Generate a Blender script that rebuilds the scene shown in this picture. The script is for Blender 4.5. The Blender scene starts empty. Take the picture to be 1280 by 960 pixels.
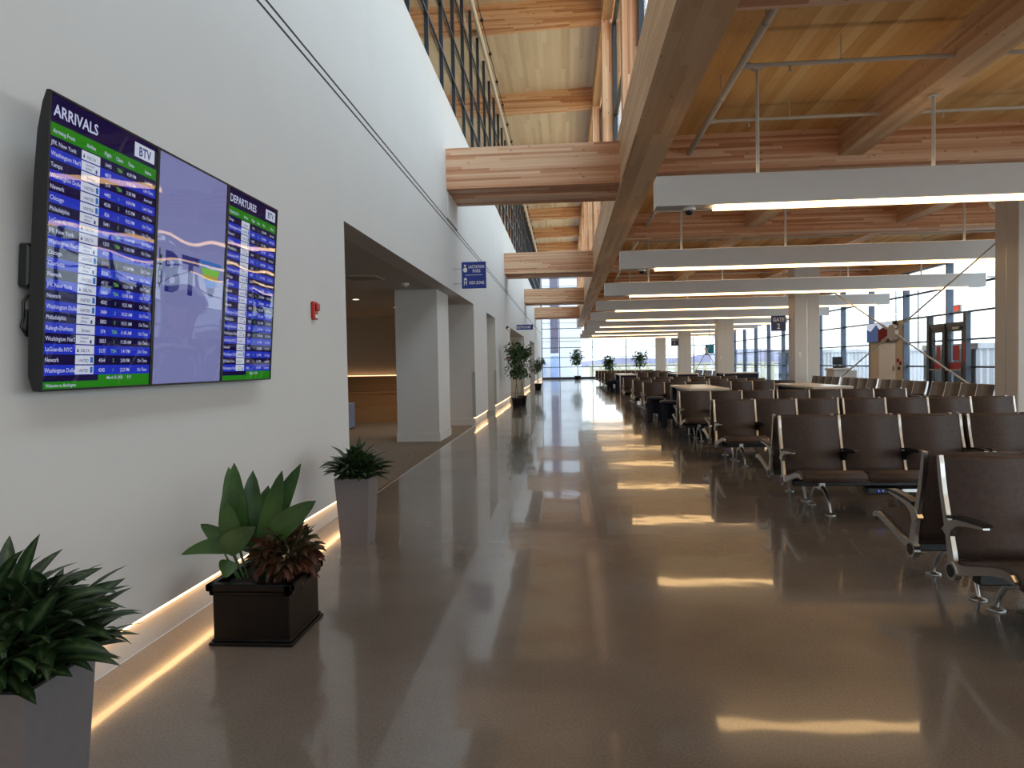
import bpy, math, random
from mathutils import Vector, Matrix
C = bpy.context.scene.collection
R = random.Random(7)
PI = math.pi

# ------------------------------------------------------------------ helpers
class MB:
    """collects shapes; build() links them as one mesh object"""
    def __init__(s): s.v = []; s.f = []; s.m = []; s.sm = []; s.uv = []
    def add(s, vs, fs, mi=0, smooth=False, uvs=None):
        b = len(s.v); s.v += [tuple(p) for p in vs]
        for k, f in enumerate(fs):
            s.f.append([b + i for i in f]); s.m.append(mi); s.sm.append(smooth)
            s.uv.append(uvs[k] if uvs else None)
        return s
    def box(s, x0, x1, y0, y1, z0, z1, mi=0):
        return s.hexa([(x0,y0,z0),(x1,y0,z0),(x1,y1,z0),(x0,y1,z0),(x0,y0,z1),(x1,y0,z1),(x1,y1,z1),(x0,y1,z1)], mi)
    def hexa(s, p, mi=0):
        return s.add(p, [(3,2,1,0),(4,5,6,7),(0,1,5,4),(1,2,6,5),(2,3,7,6),(3,0,4,7)], mi)
    def cham(s, x0, x1, y0, y1, z0, z1, c, mi=0):
        # box with all vertical and horizontal edges chamfered
        lay = [(z0, c), (z0 + c, 0), (z1 - c, 0), (z1, c)]
        vs = []
        for z, i in lay:
            a0, a1, b0, b1 = x0 + i, x1 - i, y0 + i, y1 - i
            vs += [(a0+c,b0,z),(a1-c,b0,z),(a1,b0+c,z),(a1,b1-c,z),(a1-c,b1,z),(a0+c,b1,z),(a0,b1-c,z),(a0,b0+c,z)]
        fs = [tuple(range(7,-1,-1)), tuple(range(24,32))]
        for l in range(3):
            for k in range(8): fs.append((l*8+k, l*8+(k+1)%8, (l+1)*8+(k+1)%8, (l+1)*8+k))
        return s.add(vs, fs, mi)
    def tube(s, pts, r, n=8, mi=0, cap=True, smooth=True, flat=1.0):
        pts = [Vector(p) for p in pts]; rs = r if isinstance(r, (list, tuple)) else [r]*len(pts)
        vs = []; up = None
        for i, p in enumerate(pts):
            t = (pts[min(i+1,len(pts)-1)] - pts[max(i-1,0)]).normalized()
            if up is None: up = Vector((0,0,1)) if abs(t.z) < .9 else Vector((1,0,0))
            a = t.cross(up).normalized(); b = a.cross(t).normalized(); up = b
            for k in range(n):
                w = 2*PI*k/n
                vs.append(p + a*math.cos(w)*rs[i]*flat + b*math.sin(w)*rs[i])
        fs = []
        for i in range(len(pts)-1):
            for k in range(n): fs.append((i*n+k, i*n+(k+1)%n, (i+1)*n+(k+1)%n, (i+1)*n+k))
        s.add(vs, fs, mi, smooth)
        if cap:
            s.add([vs[k] for k in range(n)], [tuple(range(n-1,-1,-1))], mi)
            s.add([vs[(len(pts)-1)*n+k] for k in range(n)], [tuple(range(n))], mi)
        return s
    def lathe(s, prof, n=20, c=(0,0,0), mi=0, smooth=True):
        vs = []
        for r, z in prof:
            for k in range(n):
                w = 2*PI*k/n; vs.append((c[0]+r*math.cos(w), c[1]+r*math.sin(w), c[2]+z))
        fs = []
        for i in range(len(prof)-1):
            for k in range(n): fs.append((i*n+k, i*n+(k+1)%n, (i+1)*n+(k+1)%n, (i+1)*n+k))
        return s.add(vs, fs, mi, smooth)
    def prism(s, poly, x0, x1, axis='x', mi=0, smooth=False):
        # poly in the plane across axis; x: (y,z)  y: (x,z)  z: (x,y)
        def P(t, q):
            return {'x': (t,q[0],q[1]), 'y': (q[0],t,q[1]), 'z': (q[0],q[1],t)}[axis]
        n = len(poly)
        vs = [P(x0,q) for q in poly] + [P(x1,q) for q in poly]
        s.add(vs, [tuple(range(n-1,-1,-1)), tuple(range(n,2*n))], mi)
        s.add(vs, [(k,(k+1)%n,n+(k+1)%n,n+k) for k in range(n)], mi, smooth)
        return s
    def build(s, name, mats, parent=None, label=None, rd=False):
        me = bpy.data.meshes.new(name); me.from_pydata(s.v, [], s.f)
        if not isinstance(mats, (list, tuple)): mats = [mats]
        for m in mats: me.materials.append(m)
        me.polygons.foreach_set('material_index', s.m)
        me.polygons.foreach_set('use_smooth', s.sm)
        if any(u for u in s.uv):
            L = me.uv_layers.new(name='UVMap'); i = 0
            for p, u in zip(me.polygons, s.uv):
                for j in range(p.loop_total): L.data[p.loop_start+j].uv = u[j] if u else (0,0)
        me.update()
        o = bpy.data.objects.new(name, me); C.objects.link(o)
        if parent: o.parent = parent
        if label: o['label'] = label
        return o

def ribbon_poly(cl):
    """outline polygon of a centreline of (a, b, width)"""
    L = []; Rr = []
    for i, (a, b, w) in enumerate(cl):
        a0, b0, _ = cl[max(i-1,0)]; a1, b1, _ = cl[min(i+1,len(cl)-1)]
        tx, ty = a1-a0, b1-b0; d = math.hypot(tx, ty) or 1
        nx, ny = -ty/d, tx/d
        L.append((a+nx*w/2, b+ny*w/2)); Rr.append((a-nx*w/2, b-ny*w/2))
    return L + Rr[::-1]
def ribbon(mb, cl, x0, x1, mi=0, smooth=False):
    """extruded ribbon built quad by quad (safe for curved outlines)"""
    p = ribbon_poly(cl); n = len(cl)
    for i in range(n-1):
        q = [p[i], p[i+1], p[2*n-2-i], p[2*n-1-i]]
        vs = [(x0,a,b) for a,b in q] + [(x1,a,b) for a,b in q]
        fs = [(0,1,2,3),(7,6,5,4),(0,4,5,1),(3,2,6,7)]
        if i == 0: fs.append((0,3,7,4))
        if i == n-2: fs.append((1,5,6,2))
        mb.add(vs, fs, mi, smooth)
    return mb

def tag(o, label, cat, group=None, kind=None):
    if label: o['label'] = label
    if cat: o['category'] = cat
    if group: o['group'] = group
    if kind: o['kind'] = kind
    return o
def thing(name, label, cat, loc=(0,0,0), rz=0, group=None):
    o = bpy.data.objects.new(name, None); C.objects.link(o)
    o.empty_display_size = .1
    o.location = loc; o.rotation_euler = (0,0,rz)
    return tag(o, label, cat, group)
def dup(root, loc, rz=0, label=None, group=None):
    def cp(o, par):
        c = o.copy(); C.objects.link(c)
        if par: c.parent = par
        for ch in list(o.children): cp(ch, c)
        return c
    r = cp(root, None); r.location = loc; r.rotation_euler = (0,0,rz)
    if label: r['label'] = label
    if group: r['group'] = group
    return r
def struct(mb, name, mats, label=None, cat=None):
    o = mb.build(name, mats); return tag(o, label, cat, kind='structure')

# ------------------------------------------------------------------ materials
def nodes(name):
    m = bpy.data.materials.new(name); m.use_nodes = True
    nt = m.node_tree; nt.nodes.clear()
    out = nt.nodes.new('ShaderNodeOutputMaterial')
    return m, nt, out
def N(nt, t, **k):
    n = nt.nodes.new('ShaderNode'+t)
    for a, b in k.items():
        if a.startswith('i_'):
            key = a[2:]; n.inputs[int(key) if key.isdigit() else key.replace('_',' ')].default_value = b
        else: setattr(n, a, b)
    return n
def ramp(nt, stops):
    r = nt.nodes.new('ShaderNodeValToRGB'); e = r.color_ramp.elements
    while len(e) < len(stops): e.new(.5)
    for k, (p, c) in enumerate(stops): e[k].position = p; e[k].color = (*c, 1)
    return r
def srgb(r, g, b):
    f = lambda c: c/12.92 if c <= .04045 else ((c+.055)/1.055)**2.4
    return (f(r/255), f(g/255), f(b/255))
def plain(name, col, rough=.5, metal=0, var=.06, scale=6, bump=0, spec=.5, coat=0):
    m, nt, out = nodes(name)
    p = N(nt, 'BsdfPrincipled', i_Roughness=rough, i_Metallic=metal)
    p.inputs['Specular IOR Level'].default_value = spec
    if coat: p.inputs['Coat Weight'].default_value = coat; p.inputs['Coat Roughness'].default_value = .1
    tc = N(nt, 'TexCoord'); no = N(nt, 'TexNoise', i_Scale=scale, i_Detail=4.0)
    nt.links.new(tc.outputs['Object'], no.inputs['Vector'])
    rp = ramp(nt, [(.3, tuple(c*(1-var) for c in col)), (.7, tuple(min(1,c*(1+var)) for c in col))])
    nt.links.new(no.outputs['Fac'], rp.inputs[0]); nt.links.new(rp.outputs[0], p.inputs['Base Color'])
    if bump:
        b = N(nt, 'Bump', i_Strength=bump, i_Distance=.01)
        nt.links.new(no.outputs['Fac'], b.inputs['Height']); nt.links.new(b.outputs[0], p.inputs['Normal'])
    nt.links.new(p.outputs[0], out.inputs[0]); return m
def emit(name, col, s=1.0, tex=0):
    m, nt, out = nodes(name)
    e = N(nt, 'Emission', i_Strength=s); e.inputs[0].default_value = (*col, 1)
    nt.links.new(e.outputs[0], out.inputs[0]); return m
def wood(name, axis, tone, lam=.045, board=.16, deck=False, knots=.5):
    m, nt, out = nodes(name); L = nt.links.new
    tc = N(nt, 'TexCoord'); sp = N(nt, 'SeparateXYZ'); L(tc.outputs['Object'], sp.inputs[0])
    ax = {'x':0,'y':1,'z':2}[axis]; oth = [i for i in range(3) if i != ax]
    def mth(op, a, b=None, val=None):
        n = N(nt, 'Math', operation=op); L(a, n.inputs[0])
        if b is not None: L(b, n.inputs[1])
        elif val is not None: n.inputs[1].default_value = val
        return n.outputs[0]
    al = sp.outputs[ax]; o1 = sp.outputs[oth[0]]; o2 = sp.outputs[oth[1]]
    i1 = mth('FLOOR', mth('DIVIDE', o1, val=board)); i2 = mth('FLOOR', mth('DIVIDE', mth('ADD', o2, val=.013), val=(5. if deck else lam)))
    cb = N(nt, 'CombineXYZ'); L(i1, cb.inputs[0]); L(i2, cb.inputs[1])
    wn0 = N(nt, 'TexWhiteNoise', noise_dimensions='3D'); L(cb.outputs[0], wn0.inputs['Vector'])
    seg = mth('FLOOR', mth('ADD', mth('DIVIDE', al, val=(4.0 if deck else 2.3)), wn0.outputs['Value']))
    L(seg, cb.inputs[2])
    wn = N(nt, 'TexWhiteNoise', noise_dimensions='3D')
    cb2 = N(nt, 'CombineXYZ'); L(i1, cb2.inputs[0]); L(i2, cb2.inputs[1]); L(seg, cb2.inputs[2]); L(cb2.outputs[0], wn.inputs['Vector'])
    mp = N(nt, 'Mapping'); L(tc.outputs['Object'], mp.inputs[0])
    sc = [38.,38.,38.]; sc[ax] = 1.1; mp.inputs['Scale'].default_value = sc
    no = N(nt, 'TexNoise', i_Scale=1.0, i_Detail=5.0, i_Roughness=.65); L(mp.outputs[0], no.inputs['Vector'])
    mx = mth('ADD', mth('MULTIPLY', wn.outputs['Value'], val=.66), mth('MULTIPLY', no.outputs['Fac'], val=.55))
    rp = ramp(nt, [(.15, tone[0]), (.5, tone[1]), (.9, tone[2])]); L(mx, rp.inputs[0])
    mp2 = N(nt, 'Mapping'); L(tc.outputs['Object'], mp2.inputs[0])
    s2 = [8.,8.,8.]; s2[ax] = 3.6; mp2.inputs['Scale'].default_value = s2
    vo = N(nt, 'TexVoronoi', i_Scale=1.0); L(mp2.outputs[0], vo.inputs['Vector'])
    kr = ramp(nt, [(.07, (1-knots,)*3), (.13, (1,1,1))]); L(vo.outputs['Distance'], kr.inputs[0])
    mixk = N(nt, 'MixRGB', blend_type='MULTIPLY', i_Fac=1.0); L(rp.outputs[0], mixk.inputs[1]); L(kr.outputs[0], mixk.inputs[2])
    p = N(nt, 'BsdfPrincipled', i_Roughness=.55); p.inputs['Specular IOR Level'].default_value = .3
    L(mixk.outputs[0], p.inputs['Base Color']); L(p.outputs[0], out.inputs[0]); return m

T_OR = [srgb(176,116,86), srgb(214,160,124), srgb(238,204,172)]
T_GR = [srgb(188,147,112), srgb(205,166,130), srgb(219,186,150)]
T_DK = [srgb(206,156,94), srgb(232,186,122), srgb(242,208,150)]
T_LT = [srgb(212,198,186), srgb(229,219,209), srgb(240,234,228)]
M = {}
M['wood_x'] = wood('wood_beam_x', 'x', T_OR)
M['wood_y'] = wood('wood_beam_y', 'y', T_GR, board=.11, knots=.4)
M['wood_z'] = wood('wood_post', 'z', T_OR, board=.045, lam=.3)
M['deck'] = wood('wood_deck', 'y', T_DK, board=.14, deck=True, knots=.25)
M['deck_hi'] = wood('wood_deck_pale', 'y', T_LT, board=.14, deck=True, knots=.2)
M['tier'] = wood('wood_tier', 'x', [srgb(150,112,76), srgb(172,132,92), srgb(190,150,110)], board=1, lam=1, knots=0)
M['wall'] = plain('painted_wall', srgb(212,208,205), .75, var=.015, scale=1.5)
M['wall_dim'] = plain('alcove_wall', srgb(206,192,172), .8, var=.02)
M['soffit'] = plain('soffit_paint', srgb(196,190,184), .85, var=.02)
M['base'] = plain('baseboard_paint', srgb(214,210,206), .5, var=.02)
M['beige'] = plain('beige_panel', srgb(206,194,172), .6, var=.02)
M['jamb'] = plain('recess_paint', srgb(212,203,186), .7, var=.02)
M['column'] = plain('column_panel', srgb(206,203,199), .42, metal=0, var=.02, scale=2)
M['alu'] = plain('cast_aluminium', (.62,.61,.60), .28, metal=1, var=.05)
M['steel'] = plain('stainless', (.5,.49,.48), .35, metal=1, var=.05)
M['pipe'] = plain('pipe_paint', srgb(196,192,186), .4, var=.03)
M['fixture'] = plain('fixture_paint', srgb(222,221,220), .5, var=.01)
M['slate'] = plain('anodised_frame', srgb(66,74,86), .4, metal=.3, var=.06)
M['slate_blue'] = plain('mullion_cap', srgb(92,104,124), .45, metal=.2, var=.05)
M['dark'] = plain('black_plastic', (.012,.012,.013), .35, var=.1)
M['leather'] = plain('dark_leather', (.080,.056,.049), .58, var=.15, scale=40, bump=.05, spec=.3)
M['taupe'] = plain('taupe_leather', (.13,.105,.088), .45, var=.12, scale=40, bump=.05)
M['laminate'] = plain('white_laminate', srgb(216,208,196), .25, var=.02)
M['navy'] = plain('navy_fabric', (.012,.014,.035), .8, var=.2, scale=60)
M['navy_top'] = plain('navy_vinyl_top', (.035,.042,.085), .55, var=.15, scale=30)
M['pot_grey'] = plain('grey_planter', srgb(110,107,111), .42, metal=0, var=.05, scale=30)
M['pot_black'] = plain('black_gloss_planter', (.006,.005,.005), .3, var=.2, spec=.16)
M['pot_plain'] = plain('black_pot', (.015,.015,.016), .5, var=.2)
M['soil'] = plain('soil', (.02,.015,.011), .95, var=.5, scale=60, bump=.6)
M['bark'] = plain('bark', srgb(138,116,92), .8, var=.25, scale=40, bump=.3)
M['red'] = plain('red_plastic', srgb(176,32,30), .35, var=.04)
M['white'] = plain('white_plastic', srgb(232,230,226), .4, var=.02)
M['signblue'] = plain('sign_blue', srgb(28,56,150), .4, var=.03)
M['signnavy'] = plain('sign_navy', srgb(34,36,92), .4, var=.03)
M['signwhite'] = plain('sign_lettering', srgb(240,240,240), .5, var=.01)
M['groove'] = plain('dark_groove', (.02,.02,.022), .8, var=.1)
M['ext_white'] = plain('pale_cladding', srgb(196,196,202), .7, var=.02)
M['ext_grey'] = plain('apron_concrete', srgb(150,148,146), .9, var=.05, scale=.2)
M['ext_glass'] = plain('tinted_glazing', srgb(84,78,98), .3, var=.06)
M['ext_blue'] = plain('pale_blue_panel', srgb(140,154,190), .5, var=.03)
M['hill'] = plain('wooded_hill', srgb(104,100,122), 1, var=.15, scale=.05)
M['yellow'] = plain('pale_yellow_paint', srgb(178,170,138), .6, var=.05)
M['led'] = emit('warm_led', (1.0,.63,.28), 4.1)
M['led_added'] = emit('warm_added_uplight', (1.0,.74,.46), 1.0)  # glow of the uplight added to the suspended lights
M['led_base'] = emit('warm_led_base', (1.0,.58,.26), 5.0)
M['led_dim'] = emit('warm_led_dim', (1.0,.6,.3), 1.6)
M['can'] = emit('downlight_lens', (1.0,.85,.6), 5.0)
M['exit'] = emit('exit_red', srgb(230,60,50), 1.0)
M['bluedot'] = emit('blue_pilot', (.1,.15,1.0), 2.0)
S_ = .48
M['s_navy'] = emit('screen_navy', srgb(24,18,62), S_)
M['s_blue'] = emit('screen_blue', srgb(36,54,190), S_)
M['s_green'] = emit('screen_green', srgb(40,128,28), S_)
M['s_white'] = emit('screen_white', srgb(205,212,228), S_)
M['s_lav'] = emit('screen_lavender', srgb(128,132,182), S_)
M['s_text'] = emit('screen_text', srgb(200,205,235), S_)
M['s_lgreen'] = emit('screen_light_green', srgb(120,190,70), S_)
M['s_logo'] = emit('screen_logo_blue', srgb(40,44,120), S_)
M['s_logo2'] = emit('screen_logo_bright', srgb(50,110,190), S_)
M['s_teal'] = emit('screen_teal', srgb(40,96,110), S_)
M['s_art_red'] = emit('screen_rust', srgb(112,44,38), .55*S_)
M['s_art_blue'] = emit('screen_blue_grey', srgb(92,108,150), .7*S_)

def glass_mat(name, rough=.0, ior=1.45, tint=(.97,.985,.99), bump=None):
    m, nt, out = nodes(name); L = nt.links.new
    t = N(nt, 'BsdfTransparent'); t.inputs[0].default_value = (*tint, 1)
    g = N(nt, 'BsdfGlossy', i_Roughness=rough); g.inputs[0].default_value = (1,1,1,1)
    lw = N(nt, 'LayerWeight', i_Blend=.5); pw = N(nt, 'Math', operation='POWER', i_1=5.0); L(lw.outputs['Facing'], pw.inputs[0])
    f0 = ((ior-1)/(ior+1))**2
    f = N(nt, 'Math', operation='MULTIPLY_ADD', i_1=1-f0, i_2=f0); L(pw.outputs[0], f.inputs[0]); mx = N(nt, 'MixShader')
    L(f.outputs[0], mx.inputs[0]); L(t.outputs[0], mx.inputs[1]); L(g.outputs[0], mx.inputs[2])
    if bump:
        tc = N(nt, 'TexCoord'); no = N(nt, 'TexNoise', i_Scale=bump[0], i_Detail=1.0)
        L(tc.outputs['Object'], no.inputs['Vector'])
        b = N(nt, 'Bump', i_Strength=1.0, i_Distance=bump[1]); L(no.outputs['Fac'], b.inputs['Height'])
        L(b.outputs[0], g.inputs['Normal'])
    L(mx.outputs[0], out.inputs[0]); return m
M['glass'] = glass_mat('window_glass', tint=(.95,.985,.99))
M['cover'] = glass_mat('display_cover', .02, 1.6, (1,1,1), bump=(1.6,.008))

def floor_mat():
    m, nt, out = nodes('polished_concrete'); L = nt.links.new
    tc = N(nt, 'TexCoord')
    n1 = N(nt, 'TexNoise', i_Scale=.9, i_Detail=6.0, i_Roughness=.6); L(tc.outputs['Object'], n1.inputs['Vector'])
    n2 = N(nt, 'TexNoise', i_Scale=90.0, i_Detail=2.0); L(tc.outputs['Object'], n2.inputs['Vector'])
    a = ramp(nt, [(.3, (.170,.150,.132)), (.7, (.240,.212,.190))]); L(n1.outputs['Fac'], a.inputs[0])
    b = ramp(nt, [(.35, (.84,.84,.84)), (.62, (1.05,1.05,1.05))]); L(n2.outputs['Fac'], b.inputs[0])
    mx = N(nt, 'MixRGB', blend_type='MULTIPLY', i_Fac=1.0); L(a.outputs[0], mx.inputs[1]); L(b.outputs[0], mx.inputs[2])
    p = N(nt, 'BsdfPrincipled'); L(mx.outputs[0], p.inputs['Base Color'])
    p.inputs['Coat Weight'].default_value = .55; p.inputs['Coat Roughness'].default_value = .042
    p.inputs['IOR'].default_value = 1.5; p.inputs['Specular IOR Level'].default_value = .5
    r = ramp(nt, [(.3, (.14,)*3), (.75, (.26,)*3)]); L(n1.outputs['Fac'], r.inputs[0]); L(r.outputs[0], p.inputs['Roughness'])
    n3 = N(nt, 'TexNoise', i_Scale=1.7, i_Detail=2.0); L(tc.outputs['Object'], n3.inputs['Vector'])
    bp = N(nt, 'Bump', i_Strength=1.0, i_Distance=.002); L(n3.outputs['Fac'], bp.inputs['Height']); L(bp.outputs[0], p.inputs['Normal']); L(bp.outputs[0], p.inputs['Coat Normal'])
    L(p.outputs[0], out.inputs[0]); return m
M['floor'] = floor_mat()
def carpet_mat():
    m, nt, out = nodes('mottled_carpet'); L = nt.links.new
    tc = N(nt, 'TexCoord'); mp = N(nt, 'Mapping'); mp.inputs['Scale'].default_value = (14,40,20); L(tc.outputs['Object'], mp.inputs[0])
    n1 = N(nt, 'TexNoise', i_Scale=1.0, i_Detail=6.0, i_Roughness=.7); L(mp.outputs[0], n1.inputs['Vector'])
    a = ramp(nt, [(.35, srgb(104,90,78)), (.65, srgb(156,140,124))]); L(n1.outputs['Fac'], a.inputs[0])
    p = N(nt, 'BsdfPrincipled', i_Roughness=.95); L(a.outputs[0], p.inputs['Base Color'])
    L(p.outputs[0], out.inputs[0]); return m
M['carpet'] = carpet_mat()
def leaf_mat(name, dark, mid, pale, amt, rough=.38):
    # pattern across the leaf from its UVs: pale along the midrib, mottled
    m, nt, out = nodes(name); L = nt.links.new
    uv = N(nt, 'UVMap'); sp = N(nt, 'SeparateXYZ'); L(uv.outputs[0], sp.inputs[0])
    tc = N(nt, 'TexCoord'); no = N(nt, 'TexNoise', i_Scale=42.0, i_Detail=3.0); L(tc.outputs['Object'], no.inputs['Vector'])
    n2 = N(nt, 'TexNoise', i_Scale=5.0, i_Detail=1.0); L(tc.outputs['Object'], n2.inputs['Vector'])
    ab = N(nt, 'Math', operation='ABSOLUTE'); L(sp.outputs[0], ab.inputs[0])
    sb = N(nt, 'Math', operation='SUBTRACT', i_0=amt); L(ab.outputs[0], sb.inputs[1])
    ad = N(nt, 'Math', operation='MULTIPLY_ADD', i_1=1.2, i_2=-.6); L(no.outputs['Fac'], ad.inputs[0])
    a2 = N(nt, 'Math', operation='ADD', use_clamp=True); L(sb.outputs[0], a2.inputs[0]); L(ad.outputs[0], a2.inputs[1])
    base = ramp(nt, [(.35, dark), (.65, mid)]); L(n2.outputs['Fac'], base.inputs[0])
    mx = N(nt, 'MixRGB', blend_type='MIX'); L(a2.outputs[0], mx.inputs[0]); L(base.outputs[0], mx.inputs[1]); mx.inputs[2].default_value = (*pale,1)
    p = N(nt, 'BsdfPrincipled', i_Roughness=rough); L(mx.outputs[0], p.inputs['Base Color'])
    tr = N(nt, 'BsdfTranslucent'); L(mx.outputs[0], tr.inputs[0])
    ms = N(nt, 'MixShader', i_0=.15); L(p.outputs[0], ms.inputs[1]); L(tr.outputs[0], ms.inputs[2])
    L(ms.outputs[0], out.inputs[0]); return m
M['aglao'] = leaf_mat('variegated_leaf', (.012,.030,.012), (.026,.060,.018), (.15,.21,.09), .5)
M['broad'] = leaf_mat('broad_green_leaf', (.026,.070,.016), (.060,.135,.028), (.09,.17,.045), .2)
M['croton'] = leaf_mat('croton_leaf', (.095,.026,.016), (.040,.042,.014), (.26,.065,.034), .35)
M['ficus'] = leaf_mat('ficus_leaf', (.022,.060,.018), (.055,.115,.030), (.09,.15,.05), .1)

# ------------------------------------------------------------------ world, camera
W = bpy.data.worlds.new('sky'); bpy.context.scene.world = W; W.use_nodes = True
wt = W.node_tree; wt.nodes.clear()
wo = wt.nodes.new('ShaderNodeOutputWorld'); bg = wt.nodes.new('ShaderNodeBackground')
tc = wt.nodes.new('ShaderNodeTexCoord'); sp = wt.nodes.new('ShaderNodeSeparateXYZ'); rp = wt.nodes.new('ShaderNodeValToRGB')
wt.links.new(tc.outputs['Generated'], sp.inputs[0]); wt.links.new(sp.outputs[2], rp.inputs[0])
e = rp.color_ramp.elements
def sk(v, c): return (v*c[0], v*c[1], v*c[2], 1)
e[0].position = 0; e[0].color = sk(.46, (.86,.95,1)); e[1].position = 1; e[1].color = sk(.62, (.76,.88,1))
x = e.new(.10); x.color = sk(.46, (.84,.94,1))
x = e.new(.30); x.color = sk(.52, (.80,.91,1))
wt.links.new(rp.outputs[0], bg.inputs[0]); bg.inputs[1].default_value = 4.2
wt.links.new(bg.outputs[0], wo.inputs[0])

F, VX, VY, ROLL, H = 840., 707.2, 454.3, .0155, 1.475
yd = Vector((VX-640, 480-VY, F)).normalized()
xd = Vector((1, ROLL, -(yd[0]+ROLL*yd[1])/yd[2])).normalized()
zd = Vector((xd[1]*yd[2]-xd[2]*yd[1], xd[2]*yd[0]-xd[0]*yd[2], xd[0]*yd[1]-xd[1]*yd[0]))
if zd[1] < 0: zd = -zd
right = Vector((xd[0], yd[0], zd[0])); upv = Vector((xd[1], yd[1], zd[1])); fwd = Vector((xd[2], yd[2], zd[2]))
cam = bpy.data.cameras.new('camera'); cam.sensor_width = 36; cam.lens = F*36/1280; cam.clip_end = 3000; cam.clip_start = .05
co = bpy.data.objects.new('camera', cam); C.objects.link(co)
mt = Matrix((right, upv, -fwd)).transposed().to_4x4(); mt.translation = (0, 0, H)
co.matrix_world = mt; bpy.context.scene.camera = co
def at(px, py, y):
    """point of the hall at depth y that the photograph shows at px, py"""
    c = right*(px-640) + upv*(480-py) + fwd*F
    return Vector((0,0,H)) + c*(y/c.y)

# ------------------------------------------------------------------ the setting
YB, YE = -12.0, 63.0          # ends of the hall
XW, XG = -2.22, 13.2         # main wall, window wall
ZO = 2.96                    # head of the wall openings
ZB, ZD = 4.78, 5.42          # low roof: underside of beams, deck
ZR, ZRD = 10.45, 11.13       # high roof
XL = -9.0

struct(MB().box(XW-.04, XG+.1, YB, YE, -.3, 0), 'floor', M['floor'], 'polished brown concrete floor', 'floor')
b = MB().box(XL, -3.02, 6.4, 20.2, -.3, .0).box(-3.02, XW-.04, 6.4, 16.33, -.3, 0)
struct(b, 'floor_carpet', M['carpet'], 'mottled brown carpet of the alcove beside the hall', 'floor')
struct(MB().box(XW-.035, XW-.005, 6.7, 16.35, 0, .004), 'trim_1', M['alu'], 'thin metal strip between carpet and concrete', 'trim')

# main wall: solid runs with openings, standing on a recessed lit base
runs = [(YB, 6.70), (16.33, 19.0), (21.35, 27.0), (36.2, 41.8), (48.2, YE)]
wl = MB()
for a, b_ in runs: wl.box(XW-.30, XW, a, b_, .19, ZO)
wl.box(XW-.30, XW, YB, YE, ZO, 6.67)
struct(wl, 'wall_left', M['wall'], 'tall white painted wall along the hall', 'wall')
for i, (a, b_) in enumerate(runs):
    struct(MB().box(XW-.30, XW-.045, a+.001, b_-.001, 0, .189), 'baseboard_left' + ('' if i == 0 else '.%03d' % i), M['base'])
    l = MB().box(XW-.04, XW-.012, a+.01, b_-.01, .172, .1885).build('led_strip', M['led_base'])
    tag(l, ['glowing warm light strip under the wall below the flight displays', 'glowing warm light strip under the wall between the alcove and the first doorway',
            'glowing warm light strip under the wall just before the pair of potted trees', 'glowing warm light strip under the wall between the two far doorways',
            'glowing warm light strip under the last stretch of wall'][i], 'light strip', 'warm light strips at the wall base')
gv = MB()
for z in (4.175, 4.255): gv.box(XW-.005, XW+.0015, YB, YE, z, z+.022)
struct(gv, 'trim_2', M['groove'], 'double dark reveal line along the white wall', 'trim')
# alcove
ac = MB().box(XL-.2, XL, 6.2, 20.2, 0, ZO).box(XL, XW-.30, 6.2, 6.4, 0, ZO)
struct(ac, 'wall_alcove', M['wall_dim'])
struct(MB().box(XL, -3.02, 19.6, 19.8, 0, ZO), 'wall_alcove_back', M['wall_dim'], 'warm beige back wall above the wooden tiers', 'wall')
struct(MB().box(XL, XW-.30, 6.2, 20.2, ZO, ZO+.2), 'ceiling_alcove', M['soffit'], 'low grey ceiling inside the alcove', 'ceiling')
struct(MB().box(-3.02, XW-.30, 16.33, 18.85, .0, ZO), 'wall_alcove_end', M['wall'], 'white wall end past the square pillar', 'wall')
struct(MB().box(-3.05, XW-.0, 16.30, 16.34, 0, .17), 'baseboard_alcove', M['base'])
pl = MB().box(-3.30, -2.47, 12.90, 14.15, .001, ZO)
p_ = struct(pl, 'pillar', M['wall'], 'square white pillar standing in the alcove opening', 'pillar')
MB().box(-3.315, -2.455, 12.885, 14.165, 0, .17).build('base_trim', M['base'], p_)
# recesses behind the three doorways
for i, (a, b_, dp) in enumerate([(19.0, 21.35, .75), (27.0, 36.2, 1.6), (41.8, 48.2, 1.2)]):
    rb = MB().box(XW-dp-.1, XW-dp, a-.1, b_+.1, 0, ZO).box(XW-dp, XW-.3, a-.1, a, 0, ZO).box(XW-dp, XW-.3, b_, b_+.1, 0, ZO)
    rb.box(XW-dp, XW-.3, a, b_, ZO, ZO+.1)
    struct(rb, 'wall_recess' + ('' if i == 0 else '.%03d' % i), M['jamb'])
    struct(MB().box(XW-dp, XW-.04, a, b_, -.2, .0), 'floor_recess' + ('' if i == 0 else '.%03d' % i), M['floor'])
for i, y in enumerate((16.33, 21.35)):
    g = MB().box(XW-.075, XW+.003, y-.004, y+.0, .19, 1.30).box(XW-.0, XW+.004, y-.004, y+.07, .19, 1.30).build('corner_guard', M['steel'])
    tag(g, ['steel corner guard on the wall end beyond the pillar', 'steel corner guard on the far jamb of the narrow doorway'][i], 'corner guard', 'steel corner guards')
dr = struct(MB().box(XW-.745, XW-.70, 19.3, 20.9, 0, 2.3), 'door_1', M['beige'], 'pale door at the back of the narrow recess', 'door')
MB().box(XW-.70, XW-.66, 20.7, 20.75, .95, 1.2).build('door_handle', M['steel'], dr)
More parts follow.
